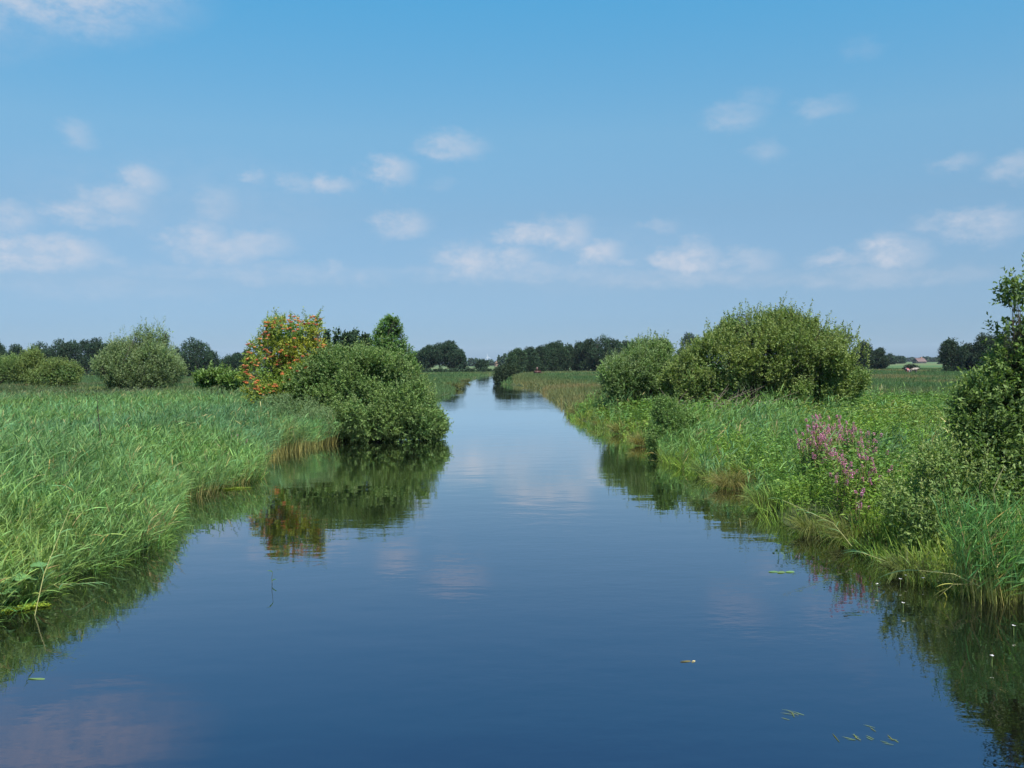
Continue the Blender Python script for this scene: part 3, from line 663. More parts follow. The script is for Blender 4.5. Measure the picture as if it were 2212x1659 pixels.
# low dark hedge below the far clump
g = Geo()
n = 9000; px = rng.uniform(880, 1075, n); P = np.array([atD(a, 800, 318) for a in px]); P[:, 1] += rng.uniform(-3, 3, n); P[:, 2] = .3+rng.uniform(0, 1, n)*(1.3+.35*np.sin(px*.2)+.3*np.sin(px*.53))
leaves(g, P, rng.normal(0, 1, (n, 3)), .5, .3, jitcol((.022, .042, .020), n, .2, .1), .1, .3)
hd = link('hedge', g.mesh('hedge'), M_FAR); tag(hd, 'low dark hedge under the far clump of trees', 'hedge')
g = Geo()
n = 1800; px = rng.uniform(1952, 1984, n); P = np.array([atD(a, 790, 285) for a in px]); P[:, 1] += rng.uniform(-2, 2, n); P[:, 2] = .3+rng.uniform(0, 1, n)*1.9*np.sqrt(np.clip(1-((px-1968)/16)**2, 0, 1))
leaves(g, P, rng.normal(0, 1, (n, 3)), .4, .25, jitcol((.018, .030, .018), n, .2, .1), .1, .3)
hd = link('low_bush', g.mesh('low_bush'), M_FAR); tag(hd, 'low dark bush behind the cattle in the right field', 'bush')

# ------------------------------------------------------------------ reeds, herbs, grass (nobody could count them)
g = Geo()
x, y, s = frustum_pts(96, 7.5, 24, -.84, .02, .02, margin=1); k = x < 0
reeds(g, x[k], y[k], s[k], 1.32*np.clip(.48+s[k]*.22, .40, 1.0), nleaf=10, lw=.020, leafL=.50, lean=(.12, -.10), basek=.06, base=(.10, .14, .05))
x, y, s = frustum_pts(62, 24, 42, -.72, -.02, .05, margin=1); k = x < -3
reeds(g, x[k], y[k], s[k], 1.25*np.clip(.6+s[k]*.2, .5, 1.0), nleaf=8, lw=.029, nseg=3, basek=.08, base=(.12, .15, .05))
x, y, s = frustum_pts(30, 42, 88, -.66, -.08, .2, margin=2); k = (x < -.165*y-1)
tt = np.clip((y[k]-62)/14, 0, 1)[:, None]
gc = np.array([.130, .225, .070])*(1-tt)+np.array([.085, .135, .055])*tt; bc = np.array([.105, .205, .088])*(1-tt)+np.array([.10, .125, .065])*tt
reeds(g, x[k], y[k], s[k], 1.12, nleaf=5, lw=.040, nseg=2, leafL=.5, green=gc, blue=bc)
ro = link('reed_bed', g.mesh('reed_bed'), M_REED); tag(ro, 'wide bed of blue green reeds covering the left bank', 'reeds', kind='stuff')
# reed stubble with yellow feet standing in the water below the sallow bush
g = Geo()
ptsA = [at(1.0*px, py) for px, py in ((556, 1000), (583, 984), (620, 976), (650, 971), (690, 962), (720, 956))]
n = 900; t = rng.uniform(0, len(ptsA)-1.001, n); i0 = t.astype(int); fr = (t-i0)[:, None]; A = np.array(ptsA)
P = A[i0]*(1-fr)+A[i0+1]*fr; P[:, 0] += rng.normal(0, .15, n); P[:, 1] += rng.uniform(-.3, 1.6, n)
reeds(g, P[:, 0], P[:, 1], np.full(n, .0), 1.1, nleaf=7, lw=.024, nseg=2, base=(.45, .36, .12), green=(.13, .24, .08), basek=.27, mound=.05, edge=.15)
ptsB = [at(1.0*px, py) for px, py in ((395, 1078), (440, 1066), (484, 1056), (530, 1042), (556, 1030))]
n = 260; t = rng.uniform(0, len(ptsB)-1.001, n); i0 = t.astype(int); fr = (t-i0)[:, None]; A = np.array(ptsB)
P = A[i0]*(1-fr)+A[i0+1]*fr; P[:, 0] += rng.normal(0, .15, n); P[:, 1] += rng.uniform(-.5, .5, n)
reeds(g, P[:, 0], P[:, 1], np.full(n, .0), .8, nleaf=6, lw=.02, nseg=2, base=(.4, .3, .12), basek=.25, edge=.2)
tag(link('reed_fringe', g.mesh('reed_fringe'), M_REED), 'reeds with yellow feet standing in the water left of the willow bush', 'reeds', kind='stuff')
# low grass under the near left reeds and along the left waterline
g = Geo()
x, y, s = frustum_pts(70, 7.5, 32, -.84, 0, -.1, 1.1, margin=1); k = x < -1
grass(g, x[k], y[k], s[k], .55, .016, jitcol((.09, .17, .04), int(k.sum()), .2, .1), .5, .7, 5, 3)
tag(link('bank_grass', g.mesh('bank_grass'), M_REED), 'fresh green grass hanging over the left water edge', 'grass', kind='stuff')

# right bank
def zone_cols(x, y, s):
    P = np.stack([x, y, np.zeros_like(x)], -1); a = 1.4*noise3(P, .7, 5); b_ = 1.3*noise3(P, .4, 6)
    pal = np.array([(.135, .215, .036), (.080, .160, .040), (.175, .18, .042), (.155, .21, .055)])
    w = np.stack([1+a, 1-a, np.clip(b_-.1, 0, 1)*2+np.clip(.15-s*.2, 0, .15), .6+.4*b_], -1); w = np.clip(w, 0, 3)**2; w /= w.sum(1, keepdims=True)
    return (w@pal)*np.exp(.22*noise3(P, .9, 2))[:, None]
g = Geo(); g2 = Geo(); g3 = Geo()
for (d0, d1, dens, k1, k2) in ((7.5, 20, 60, .15, .82), (20, 36, 38, .08, .72), (36, 62, 16, .0, .66)):
    x, y, s = frustum_pts(dens, d0, d1, k1, k2, -.15, margin=.5); k = x > 0; x, y, s = x[k], y[k], s[k]
    c = zone_cols(x, y, s); P = np.stack([x, y, x*0], -1); typ = noise3(P, .55, 7)+rng.normal(0, .45, len(x))
    hgt = np.clip(.55+s*.30, .4, 1.0)*(1+.22*noise3(P, .6, 2)+.10*noise3(P, 1.4, 3))
    kk = typ < .25                      # grass and reed-like blades
    sc = 1.0 if d0 < 10 else (1.25 if d0 < 30 else 1.8)
    grass(g, x[kk], y[kk], s[kk], 1.15*hgt[kk], .017*sc, c[kk], .28, .5, 6, 3)
    kk = (typ > .0) & (s > .3)          # leafy herbs
    herbs(g2, x[kk][::2], y[kk][::2], s[kk][::2], 1.15*hgt[kk][::2], c[kk][::2]*np.array([.85, .9, .85]), .10*sc, .038*sc, 16)
    kk = (typ < -.35)                   # scattered reeds
    if kk.sum() and d0 > 10: reeds(g3, x[kk][::2], y[kk][::2], s[kk][::2], 1.3*hgt[kk][::2], nleaf=7, lw=.022*sc, nseg=3, lean=(-.05, -.1), green=(.12, .215, .055), blue=(.10, .19, .08))
tag(link('bank_grass', g.mesh('bank_grass'), M_REED), 'tall tangled yellow green grass covering the right bank', 'grass', kind='stuff')
tag(link('bank_herbs', g2.mesh('bank_herbs'), M_LEAF), 'leafy herbs growing among the grass of the right bank', 'undergrowth', kind='stuff')
tag(link('bank_reeds', g3.mesh('bank_reeds'), M_REED), 'scattered reeds among the herbs of the right bank', 'reeds', kind='stuff')

# meadow behind, both sides
g = Geo()
for (d0, d1, dens, H, W, nb) in ((60, 110, 6.0, .95, .05, 5), (110, 200, 2.4, .85, .09, 5), (200, 330, .9, .7, .14, 4)):
    x, y, s = frustum_pts(dens, d0, d1, -.64, .64, .0, margin=3); k = ~((y < 86) & (x < -.17*y-1)); x, y, s = x[k], y[k], s[k]
    P = np.stack([x, y, x*0], -1); a = np.clip(.5+.5*noise3(P*np.array([.5, 1, 1]), .06, 3), 0, 1)[:, None]; bb = np.clip(noise3(P, .11, 8)-.2, 0, 1)[:, None]
    c = np.array([.050, .105, .040])*(1-a)+np.array([.085, .135, .050])*a; c = c*(1-bb)+np.array([.19, .155, .075])*bb
    edge = np.clip(1-s/14, 0, 1)[:, None]*(x > 0)[:, None]; c = c*(1-.55*edge)+np.array([.17, .14, .06])*.55*edge
    grass(g, x, y, s, H*np.clip(1.0, 0, 1), W, c, .3, .3, nb, 2)
tag(link('meadow_grass', g.mesh('meadow_grass'), M_REED), 'rough meadow grass stretching back towards the dark trees', 'grass', kind='stuff')

# ------------------------------------------------------------------ sedge tussocks at the water
def tussock(name, px, py, hgt, rad, c, n=420, label='', group=None, w=.012):
    c = np.array(c)*np.array([.80, .88, .85])
    b = at(px, py, .05); g = Geo()
    a = rng.uniform(0, 6.28, n); r = rng.uniform(0, 1, n)**.5*rad*.35
    P = np.stack([r*np.cos(a), r*np.sin(a), np.zeros(n)], -1)
    q = rng.uniform(.15, 1.1, n); D_ = np.stack([np.cos(a)*q, np.sin(a)*q, np.ones(n)], -1)
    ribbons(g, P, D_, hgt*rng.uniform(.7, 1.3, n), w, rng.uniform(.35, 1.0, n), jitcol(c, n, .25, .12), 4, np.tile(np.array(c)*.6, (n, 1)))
    o = link(name, g.mesh(name), M_REED, None, b); tag(o, label, 'sedge', group); return o
GS = 'sedge tussocks along the right waterline'
for (px, py, h, r, c, lab) in [(1620,1040,1.0,1.0,(.20,.185,.05),'large golden sedge tussock at the outer corner of the right bank'),
        (1578,1046,.75,.8,(.21,.18,.06),'dry golden sedge tussock left of the largest tussock'),
        (1660,1090,.8,.7,(.15,.18,.05),'green gold tussock right of the largest tussock'),
        (1350,930,1.1,1.2,(.20,.19,.055),'broad yellow green tussock below the silvery willow bush'),
        (1310,915,.9,1.0,(.19,.18,.06),'yellow green tussock at the far end of the tussock row'),
        (1390,955,.9,.9,(.21,.18,.055),'tussock between silvery willow and dark narrow shrub'),
        (1255,893,1.1,1.4,(.17,.16,.06),'small distant tussock before the silvery willow bush'),
        (1530,1020,.8,.8,(.15,.20,.06),'greenish tussock right of the dark narrow shrub'),
        (1760,1145,.7,.7,(.17,.18,.055),'tussock below the left end of the purple flowers'),
        (1850,1165,.8,.7,(.16,.165,.05),'tussock with brown feet right below the purple flowers'),
        (1960,1235,.6,.6,(.14,.16,.05),'low tussock in the dark nook near the white flowers')]:
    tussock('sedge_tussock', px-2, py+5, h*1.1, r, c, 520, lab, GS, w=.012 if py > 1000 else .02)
tussock('sedge_tussock', 540, 1012, 1.0, .9, (.10, .14, .035), 450, 'dark olive sedge tussock below the pink flowers on the left bank', w=.014)
tussock('reed_clump', 478, 1040, .5, .9, (.14, .22, .04), 300, 'bright green grass tuft at the left inlet', w=.014)
tussock('sedge_tussock', 978, 840, 1.9, 2.2, (.13, .13, .05), 500, 'brown topped tussock jutting from the far left bank', w=.06)
tussock('sedge_tussock', 1000, 826, 1.4, 3.0, (.12, .12, .05), 300, 'smaller far tussock beyond the brown topped one', w=.08)

# reed clump bottom right
base = at(2140, 1287, .05); g = Geo()
n = 190; a = rng.uniform(0, 6.28, n); r = rng.uniform(0, 1, n)**.5*.38
xx = base.x+r*np.cos(a)*1.3; yy = base.y+r*np.sin(a)
reeds(g, xx, yy, np.full(n, .02), 1.45, nleaf=8, lw=.017, lean=(.0, 0), base=(.22, .20, .06), green=(.078, .175, .045), blue=(.07, .16, .055), basek=.16, leafL=.55, edge=.2)
tag(link('reed_clump', g.mesh('reed_clump', base), M_REED, None, base), 'tall fresh green reed clump with yellow feet at the right water edge', 'reeds')

# ------------------------------------------------------------------ purple loosestrife
def loosestrife_proto(nst):
    parts = {}
    gs = Geo(); gl = Geo(); sp = []
    for k in range(nst):
        a = rng.uniform(0, 6.28); d = np.array([math.cos(a)*rng.uniform(.05, .35), math.sin(a)*rng.uniform(.05, .35), 1]); H = rng.uniform(.8, 1.2)
        top = d*H; tube(gs, [(0, 0, 0), top*.5+[0, 0, .02], top], [.008, .007, .004], (.16, .13, .06), 4)
        m = 26; t = rng.uniform(.15, .8, m); aa = rng.uniform(0, 6.28, m)
        leaves(gl, d*H*t[:, None], np.stack([np.cos(aa), np.sin(aa), rng.uniform(.2, .9, m)], -1), .09*rng.uniform(.7, 1.3, m), .022, jitcol((.14, .22, .045), m, .2, .1), .1, .5)
        gf = Geo(); m = 60; t = rng.uniform(0, 1, m); aa = rng.uniform(0, 6.28, m); rr = .016*(1-t*.6)
        L0 = rng.uniform(.06, .15); P = top-d*L0+d*L0*1.05*t[:, None]+np.stack([np.cos(aa)*rr, np.sin(aa)*rr, aa*0], -1)
        leaves(gf, P, np.stack([np.cos(aa), np.sin(aa), rng.uniform(0, .6, m)], -1), .024, .020, jitcol((.45, .19, .35), m, .28, .12), .1, .6)
        sp.append(gf.mesh('flower_spike')); sp[-1].materials.append(M_PETAL)
    a_ = gs.mesh('stems'); a_.materials.append(M_BARK); b_ = gl.mesh('foliage'); b_.materials.append(M_LEAF)
    return a_, b_, sp
LP = [loosestrife_proto(n) for n in (7, 8, 6, 9)]
GP = 'purple flowering plants on the right bank'
def put_flower(px, py, D, i, label, group, s=1.0):
    top = atD(px, py, D); ztop = 1.15*s; base = Vector((top.x, D, max(.05, top.z-ztop)))
    base.z = min(base.z, .8)-.10
    r = empty('purple_loosestrife', base, i*1.1); tag(r, label, 'flowering plant', group); r.scale = (s, s, s*(top.z-base.z)/ztop if top.z-base.z > .4 else s)
    a_, b_, sp = LP[i % 4]
    link('stems', a_, None, r); link('foliage', b_, None, r)
    for m in sp: link('flower_spike', m, None, r)
spots = [(1742,905),(1758,897),(1775,893),(1792,899),(1806,906),(1822,902),(1836,908),(1750,920),(1768,915),(1788,920),(1808,924),(1828,922),(1738,935),(1760,936),(1782,940),(1803,942),(1775,958),(1792,956),(1860,928),(1878,936),(1892,950),(1868,952)]
for i, (px, py) in enumerate(spots):
    put_flower(px, py, 22.5+(py < 910)*1.5-(py > 940)*1.0+rng.uniform(-.4, .4), i, 'purple flowering plant in the broad pink drift on the right bank', GP)
for i, (px, py, lab) in enumerate([(1820,972,'brightest magenta plant in front of the broad pink drift'), (1845,988,'magenta plant right beside the brightest one'), (1812,996,'low magenta plant below the brightest one'),
        (1895,985,'single magenta plant at the right of the front group'), (1872,1002,'small pink plant in the front group, above brown dock stalks'), (1850,1060,'lowest small purple plant near the water')]):
    put_flower(px, py, 18.5-(py > 1030)*1.0, i+2, lab, GP, .95)
put_flower(518, 935, 29.5, 2, 'single pink flowering plant among the left reeds', None, 1.0)

# ------------------------------------------------------------------ small things by the water
def big_leaf_plant(px, py, label, n=9, sz=.42):
    b = at(px, py, .05); r = empty('butterbur_plant', b); tag(r, label, 'plant')
    gs = Geo(); a0 = 0
    for k in range(n):
        a = k*2.4+rng.uniform(-.3, .3); h = rng.uniform(.25, .6); o = rng.uniform(.12, .42)
        tip = np.array([math.cos(a)*o, math.sin(a)*o, h])
        tube(gs, [(0, 0, 0), tip*.55+[0, 0, .08], tip], [.01, .009, .007], (.16, .20, .07), 5)
        g = Geo(); S = sz*rng.uniform(.7, 1.15); m = 15; V = [np.zeros(3)]
        for ring in (.5, 1.0):
            for j in range(m):
                th = -math.pi*.92+2*math.pi*.92*j/(m-1); rad = S*.5*ring*(1+.35*math.cos(th))*(1+.07*math.sin(j*2.6))
                V.append(np.array([math.cos(th)*rad, math.sin(th)*rad*.85, -.10*S*ring**2*2+.03*S*math.sin(j*1.9)*ring]))
        F3 = [[0, 1+j, 2+j] for j in range(m-1)]; F4 = [[1+j, 1+m+j, 2+m+j, 2+j] for j in range(m-1)]
        V = np.array(V); ca, sa = math.cos(a), math.sin(a); Rm = np.array([[ca, -sa, 0], [sa, ca, 0], [0, 0, 1]])
        V = V@Rm.T+tip
        cc = jitcol((.10, .20, .07), 1, .15, .06)[0]
        g.add(V, F3, cc); g.f.append(np.array(F4, dtype=np.int32)); 
        link('leaf', g.mesh('leaf', smooth=True), M_LEAF, r)
    link('stalks', gs.mesh('stalks'), M_BARK, r)
big_leaf_plant(22, 1300, 'large leaved plant at the left picture edge by the water', 13, .32)
big_leaf_plant(2195, 1285, 'large leaved plant right of the fresh reed clump', 11, .32)

def leaf_float(px, py, n, sz, label, name='floating_leaf', c=(.12, .20, .08), ang=0.0, ar=.4):
    b = at(px, py, .006); g = Geo()
    for k in range(n):
        th = np.linspace(0, 2*math.pi, 10, endpoint=False); a = ang+rng.uniform(-.5, .5)
        V = np.stack([np.cos(th)*sz*.5, np.sin(th)*sz*.5*ar, np.sin(th*2)*.004], -1)
        ca, sa = math.cos(a), math.sin(a); V = V@np.array([[ca, sa, 0], [-sa, ca, 0], [0, 0, 1]])+np.array([k*sz*1.05+rng.normal(0, .02), rng.normal(0, .03), .001*k])
        g.add(V, [list(range(10))], jitcol(c, 1, .12, .05)[0])
    tag(link(name, g.mesh(name), M_LEAF, None, b), label, 'leaf')
leaf_float(1668, 1236, 3, .16, 'pale water lily leaves floating off the right bank', 'lily_pads', ar=.7)
leaf_float(1478, 1427, 1, .13, 'small yellowish leaf floating alone on open water', c=(.16, .13, .05), ar=.3)
leaf_float(1497, 1427, 1, .05, 'tiny pale leaf tip floating beside the yellowish leaf', c=(.5, .42, .22), ar=.6)
leaf_float(1824, 1303, 1, .05, 'tiny dark leaf floating below the right bank reflections, upper one', c=(.03, .03, .02))
leaf_float(1822, 1330, 1, .06, 'tiny dark leaf floating below the right bank reflections, lower one', c=(.03, .03, .02))
leaf_float(83, 1463, 1, .22, 'pale green blade floating near the left picture edge', ar=.22)
# algae mats
def mat_patch(px, py, rx, ry, label, c=(.20, .26, .03)):
    b = at(px, py, .01); g = Geo(); n = 2600
    a = rng.uniform(0, 6.28, n); r = rng.uniform(0, 1, n)**.5*(1+.25*np.sin(a*3)+.15*np.sin(a*7))
    P = np.stack([np.cos(a)*r*rx, np.sin(a)*r*ry, rng.uniform(.0, .02, n)], -1)
    leaves(g, P, np.stack([rng.normal(0, 1, n), rng.normal(0, 1, n), rng.uniform(0, .35, n)], -1), .035, .028, jitcol(c, n, .22, .12), .1, .9)
    tag(link('duckweed_mat', g.mesh('duckweed_mat'), M_LEAF, None, b), label, 'duckweed')
mat_patch(175, 1226, .30, .12, 'bright yellow green duckweed patch under the near left reeds')
mat_patch(25, 1312, .42, .22, 'yellow green duckweed patch at the left picture edge')
mat_patch(455, 1056, .9, .30, 'long green duckweed strip along the left inlet', (.16, .22, .03))
# white flowers of arrowhead on the right
GWF = 'small white flowers low over the water'
for i, (px, py, lab) in enumerate([(1945,1251,'left one of two white flowers at the foot of the right bank'), (1957,1243,'upper of the white flower pair at the foot of the right bank'), (1994,1249,'white flower right of the pair at the foot of the right bank'), (1895,1262,'pinkish white flower on a floating brown leaf'),
        (1951,1303,'white flower alone on the dark reflection'), (2143,1417,'white flower low at the right picture edge'), (2190,1352,'white flower below the fresh reed clump')]):
    z = .12; b = at(px, py, z); b.z = 0; r = empty('white_flower', b); tag(r, lab, 'flower', GWF)
    g = Geo(); tube(g, [(0, 0, -.05), (0, 0, z)], [.004, .003], (.12, .18, .05), 4); link('stalk', g.mesh('stalk'), M_BARK, r)
    g = Geo()
    for k in range(3): a = k*2.1+i; leaves(g, np.array([[0, 0, z+.002*k]]), np.array([[math.cos(a), math.sin(a), .35]]), .028, .032, np.array([[.55, .53, .56]]), .05, .9)
    link('petals', g.mesh('petals'), M_PETAL, r)
# reeds lying over the water
def bent_reed(pts, label, n_leaf=7, c=(.11, .20, .08), Lf=.35, r=.007, name='bent_reed'):
    P = [Vector(p) for p in pts]; b = P[0].copy(); root = empty(name, b); tag(root, label, 'reed')
    g = Geo(); tube(g, [tuple(p-b) for p in P], [r, r*.8, r*.5][:len(P)] if len(P) == 3 else r, (.20, .20, .08), 5); link('stem', g.mesh('stem'), M_BARK, root)
    g = Geo(); A = np.array([tuple(p-b) for p in P]); n = n_leaf; t = np.linspace(.3, 1, n)*(len(P)-1)-1e-4; i0 = t.astype(int); fr = (t-i0)[:, None]
    Q = A[i0]*(1-fr)+A[i0+1]*fr; T = nrm(A[i0+1]-A[i0]); sgn = np.where(np.arange(n) % 2, 1, -1)[:, None]
    D_ = T*1.0+sgn*nrm(np.cross(T, [0, 0, 1.0]))*.7+np.array([0, 0, .15])
    ribbons(g, Q, D_, Lf*rng.uniform(.7, 1.2, n), .022, .35, jitcol(c, n, .15, .08), 4); link('foliage', g.mesh('foliage'), M_REED, root)
bent_reed([at(95, 1262, .1), at(150, 1262, .25), at(205, 1258, .12)], 'reed lying almost flat over the water below the duckweed', 10, Lf=.28)
bent_reed([at(75, 1330, .0), at(95, 1240, .55), at(150, 1100, 1.2)], 'single upright reed rooted in the duckweed at the left edge', 8)
bent_reed([at(2120, 1268, .2), at(2060, 1240, .4), at(1985, 1232, .35)], 'long pale blade bending down over the water from the right bank', 3, c=(.18, .26, .12), Lf=.5)
bent_reed([at(2110, 1262, .15), at(2060, 1262, .3), at(2028, 1288, .02)], 'yellow bent blades touching the water left of the fresh reed clump', 5, c=(.30, .30, .08), Lf=.32)
bent_reed([at(1840, 1180, .2), at(1800, 1130, .5), at(1690, 1080, .9)], 'grey green reed leaning left over the water beside the golden tussocks', 7)
bent_reed([at(1920, 1215, .2), at(1880, 1200, .45), at(1850, 1190, .5)], 'drooping pale reed with hanging leaves in the right nook', 9, Lf=.3)
bent_reed([at(588, 1262, -.02), at(587, 1250, .1), at(589, 1236, .24)], 'lone reed blade sticking out of the open water', 2, c=(.10, .20, .06), Lf=.16, r=.005)
bent_reed([at(1425, 985, .1), at(1405, 975, .15), at(1392, 966, .2)], 'dry yellow blades poking out over the water left of the dark shrub', 4, c=(.45, .33, .12), Lf=.5)
# dead stick in the left reeds
b = at(222, 985, 1.0); b.z = .3; g = Geo(); tube(g, [(0, 0, 0), (-.05, 0, 1.2), (-.12, 0, 2.0), (-.14, 0, 2.45)], [.02, .016, .010, .004], (.035, .028, .022), 5)
for k in range(6): tube(g, [(-.10, 0, 1.4+.16*k), (-.10+.12*(-1)**k, .03, 1.52+.16*k)], [.005, .002], (.035, .028, .022), 4)
tag(link('dead_stalk', g.mesh('dead_stalk'), M_BARK, None, b), 'thin black dead stalk standing up among the left reeds', 'stalk')
# submerged blades near the bottom of the picture
def sub(px, py, n, L_, label, c=(.10, .13, .05)):
    b = at(px, py, .004); g = Geo(); D_ = np.stack([rng.normal(-.5, .6, n), rng.uniform(.4, 1.2, n), np.zeros(n)], -1)
    P = np.stack([rng.normal(0, .03, n), rng.normal(0, .03, n), np.arange(n)*.001], -1)
    n0 = np.tile(np.array([0, 0, 1.0]), (n, 1)); Dn = nrm(D_); S = np.cross(Dn, n0)*.006; Lx = (L_*rng.uniform(.6, 1.2, n))[:, None]
    V = np.stack([P-S*.6, P+S*.6, P+Dn*Lx*.6+S, P+Dn*Lx, P+Dn*Lx*.6-S], 1).reshape(-1, 3)
    g.add(V, (np.arange(n)*5)[:, None]+np.array([0, 1, 2, 3, 4]), np.repeat(jitcol(c, n, .2, .1), 5, 0))
    tag(link('submerged_leaves', g.mesh('submerged_leaves'), M_LEAF, None, b), label, 'water plant', 'submerged plants at the lower right')
for (px, py, n, L_, lab) in [(1724,1545,5,.16,'largest submerged tuft, above the row at the lower right'), (1702,1552,1,.08,'single pale submerged blade left of the largest tuft'), (1815,1600,1,.20,'long submerged blade, left end of the row'), (1836,1597,1,.14,'second submerged blade of the row'),
        (1858,1598,4,.12,'submerged tuft in the row, left of the middle'), (1886,1598,2,.10,'small submerged tuft in the middle of the row'), (1888,1578,2,.10,'submerged tuft just above the row'), (1917,1605,2,.10,'faint submerged tuft, second from the right end'), (1934,1600,3,.12,'submerged tuft at the right end of the row')]:
    sub(px, py, n, L_, lab)

# ------------------------------------------------------------------ turbines, farms, cattle
def turbine(px, hub_py, D, blade, angs, label, yaw=.3):
    h = atD(px, hub_py, D); b = Vector((h.x, D, .3)); H = h.z-.3; r = empty('wind_turbine', b, yaw); tag(r, label, 'wind turbine')
    W = (.8, .8, .8)
    g = Geo(); tube(g, [(0, 0, 0), (0, 0, H*.5), (0, 0, H)], [H*.022, H*.017, H*.012], W, 12); link('tower', g.mesh('tower', smooth=True), M_PAINT, r)
    g = Geo(); s = blade*.05; tube(g, [(0, s*2.2, H), (0, s, H), (0, -s*1.4, H), (0, -s*2, H)], [s*.7, s, s, s*.4], W, 10); link('nacelle', g.mesh('nacelle', smooth=True), M_PAINT, r)
    for a in angs:
        g = Geo(); d = np.array([math.sin(R(a)), 0, math.cos(R(a))]); n_ = np.array([d[2], 0, -d[0]]); c = np.array([0, -s*1.9, H])
        V = []; 
        for t, w in ((.02, .03), (.2, .075), (.6, .045), (1, .012)):
            for q in ((-1, 0), (0, .35), (1, 0), (0, -.35)): V.append(c+d*blade*t+n_*blade*w*q[0]*.5+np.array([0, 1, 0])*blade*w*q[1]*.5)
        F = [[i*4+k, i*4+(k+1) % 4, i*4+4+(k+1) % 4, i*4+4+k] for i in range(3) for k in range(4)]+[[0, 1, 2, 3], [15, 14, 13, 12]]
        g.add(V, F, np.array(W)); link('blade', g.mesh('blade'), M_PAINT, r)
turbine(1053, 771, 4300, 17, (-8, 112, 232), 'white wind turbine above the small round lone tree', 0.2)
turbine(1267, 745, 2600, 24, (0, 120, 240), 'wind turbine behind the dark wood with one blade tip showing', 0.2)

def farmhouse(px, D, w, l, hw, hr, label, roofc, wallc=(.35, .22, .16), rz=.3):
    p = atD(px, 780, D); b = Vector((p.x, D, .3)); r = empty('farmhouse', b, rz); tag(r, label, 'house')
    x, y = l/2, w/2
    g = Geo(); g.add([(-x,-y,0),(x,-y,0),(x,y,0),(-x,y,0),(-x,-y,hw),(x,-y,hw),(x,y,hw),(-x,y,hw),(-x,0,hr-.05),(x,0,hr-.05)],
                     [[0,1,5,4],[1,2,6,5],[2,3,7,6],[3,0,4,7]], np.array(wallc)); g.f.append(np.array([[4,7,8],[6,5,9]], np.int32)); link('wall', g.mesh('wall'), M_PAINT, r)
    o = .4; g = Geo(); g.add([(-x-o,-y-o,hw-.4),(x+o,-y-o,hw-.4),(x+o,0,hr),(-x-o,0,hr),(-x-o,y+o,hw-.4),(x+o,y+o,hw-.4),(-x-o,-y-o,hw-.6),(x+o,-y-o,hw-.6),(x+o,y+o,hw-.6),(-x-o,y+o,hw-.6)],
                     [[0,1,2,3],[3,2,5,4],[6,7,1,0],[4,5,8,9]], np.array(roofc)); rf = link('roof', g.mesh('roof'), M_PAINT, r)
    g = Geo(); c = .4; g.add([(l*.25+a*c, bq*c, z) for z in (hr-.8, hr+1.0) for a, bq in ((-1,-1),(1,-1),(1,1),(-1,1))], [[0,1,5,4],[1,2,6,5],[2,3,7,6],[3,0,4,7],[4,5,6,7]], np.array([.25,.12,.08])); link('chimney', g.mesh('chimney'), M_PAINT, rf)
    for k in range(3):
        g = Geo(); x0 = -l*.35+k*l*.28; g.add([(x0,-y-.03,1.0),(x0+1.2,-y-.03,1.0),(x0+1.2,-y-.03,2.3),(x0,-y-.03,2.3)], [[0,1,2,3]], np.array([.05,.06,.08])); link('window', g.mesh('window'), M_PAINT, r)
farmhouse(1094, 900, 8, 14, 2.6, 6.4, 'far farmhouse with orange tiled roof beside the lone round tree', (.42, .17, .09))
farmhouse(1078, 950, 8, 9, 3.0, 7.2, 'far brownish farmhouse left of the orange roofed one', (.22, .13, .10), rz=1.2)
farmhouse(1986, 900, 8, 10, 2.2, 5.4, 'far farmhouse with red roof on the right horizon', (.11, .07, .065), wallc=(.09, .08, .075))

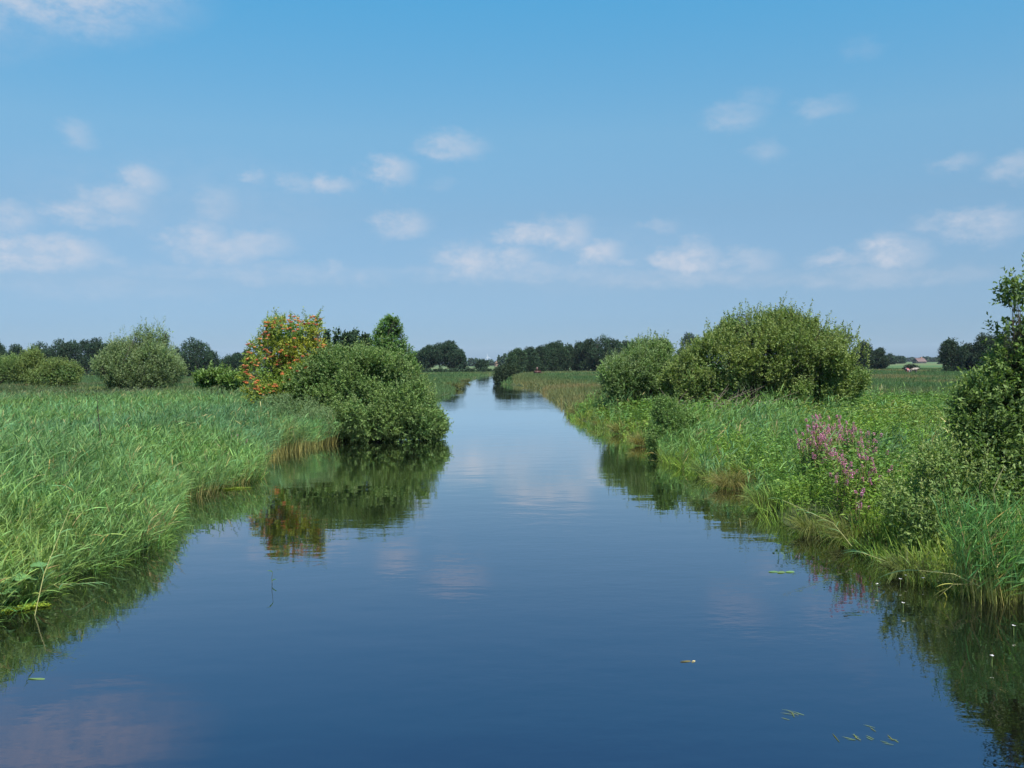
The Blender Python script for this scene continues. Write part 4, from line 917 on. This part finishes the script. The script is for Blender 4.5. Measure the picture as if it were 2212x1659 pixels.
def cow(px, D, rz, bodyc, patch, label):
    p = atD(px, 800, D); b = Vector((p.x, D, .3)); r = empty('cow', b, rz); tag(r, label, 'cow', 'cattle in the right field')
    bm = bmesh.new(); pts = [(-.75,0,1.15),(-.35,0,1.08),(.15,0,1.08),(.6,0,1.18),(.95,0,1.3),(1.2,0,1.32),(1.42,0,1.18)]
    rad = [(.24,.30),(.32,.38),(.33,.40),(.28,.36),(.15,.19),(.12,.14),(.08,.08)]
    vs = [bm.verts.new(q) for q in pts]
    for a_, b_ in zip(vs, vs[1:]): bm.edges.new((a_, b_))
    rads = list(rad)
    for (i, sx, sy) in ((0,-.8,.19),(0,-.8,-.19),(3,.55,.18),(3,.55,-.18)):
        prev = vs[i]
        for (dx, z, rr) in ((0, .78, .12), (-.05 if i == 0 else .02, .42, .065), (0, .08, .05), (.04, .0, .055)):
            v = bm.verts.new((sx+dx, sy, z)); bm.edges.new((prev, v)); prev = v; rads.append((rr, rr))
    me = bpy.data.meshes.new('body'); bm.to_mesh(me); bm.free()
    o = link('body', me, None, r); sk = o.modifiers.new('skin', 'SKIN')
    if not me.skin_vertices: bpy.context.view_layer.objects.active = o
    lay = me.skin_vertices[0] if me.skin_vertices else None
    if lay is not None:
        for i, rr in enumerate(rads): lay.data[i].radius = rr
        lay.data[0].use_root = True
    o.modifiers.new('sub', 'SUBSURF').levels = 1
    m, nt = new_mat('cow_hide'); N = nt.nodes; K = nt.links; tcn = N.new('ShaderNodeTexCoord'); nn = N.new('ShaderNodeTexNoise'); nn.inputs['Scale'].default_value = 1.8; K.new(tcn.outputs['Object'], nn.inputs['Vector'])
    rp = N.new('ShaderNodeValToRGB'); rp.color_ramp.interpolation = 'CONSTANT'; rp.color_ramp.elements[0].color = (*bodyc, 1); rp.color_ramp.elements[1].position = .52; rp.color_ramp.elements[1].color = (*patch, 1); K.new(nn.outputs['Fac'], rp.inputs[0])
    pb = N.new('ShaderNodeBsdfPrincipled'); pb.inputs['Roughness'].default_value = .8; K.new(rp.outputs[0], pb.inputs['Base Color']); oo = N.new('ShaderNodeOutputMaterial'); K.new(pb.outputs[0], oo.inputs[0]); me.materials.append(m)
cow(1974, 212, .15, (.10, .07, .06), (.25, .22, .19), 'brown and white cow seen from the side in the right field')
cow(1960, 208, 1.45, (.22, .05, .05), (.28, .26, .26), 'reddish cow seen from behind next to the side-on cow')
# little dark red farm pump cart before the wood
p = atD(1161, 800, 230); b = Vector((p.x, 230, .3)); r = empty('farm_cart', b, .4); tag(r, 'tiny dark red farm cart standing before the dark wood', 'cart')
def box(g, c, s, colr):
    V = [(c[0]+a*s[0]/2, c[1]+b_*s[1]/2, c[2]+d*s[2]/2) for d in (-1, 1) for a, b_ in ((-1,-1),(1,-1),(1,1),(-1,1))]
    g.add(V, [[0,1,5,4],[1,2,6,5],[2,3,7,6],[3,0,4,7],[4,5,6,7],[3,2,1,0]], np.array(colr))
g = Geo(); box(g, (0,0,1.0), (1.5,.9,.5), (.09,.035,.03)); box(g, (0,0,1.28), (1.6,1.0,.06), (.12,.03,.025)); box(g, (1.2,0,.75), (.9,.08,.08), (.1,.03,.03)); link('body', g.mesh('body'), M_PAINT, r)
g = Geo(); box(g, (-.1,0,1.75), (.35,.35,.85), (.09,.045,.04)); link('hopper', g.mesh('hopper'), M_PAINT, r)
for sy in (-.5, .5):
    g = Geo(); tube(g, [(-.2, sy-.06, .42), (-.2, sy+.06, .42)], [.42, .42], (.03,.03,.03), 14); link('wheel', g.mesh('wheel'), M_PAINT, r)

# ------------------------------------------------------------------ the air over the flat land
g = Geo(); xa, ya, zb, zt = 4100, 5300, -2.0, 95.0
g.add([(-xa,-200,zb),(xa,-200,zb),(xa,ya,zb),(-xa,ya,zb),(-xa,-200,zt),(xa,-200,zt),(xa,ya,zt),(-xa,ya,zt)], [[0,3,2,1],[4,5,6,7],[0,1,5,4],[1,2,6,5],[2,3,7,6],[3,0,4,7]], np.array([1,1,1]))
m, nt = new_mat('summer_haze'); pv = nt.nodes.new('ShaderNodeVolumePrincipled'); pv.inputs['Color'].default_value = (.72, .84, 1.0, 1); pv.inputs['Density'].default_value = .00005; pv.inputs['Anisotropy'].default_value = 0
ov = nt.nodes.new('ShaderNodeOutputMaterial'); nt.links.new(pv.outputs[0], ov.inputs['Volume'])
hz = link('haze', g.mesh('haze'), m); tag(hz, 'thin blue summer haze over the far fields', 'haze', kind='stuff')
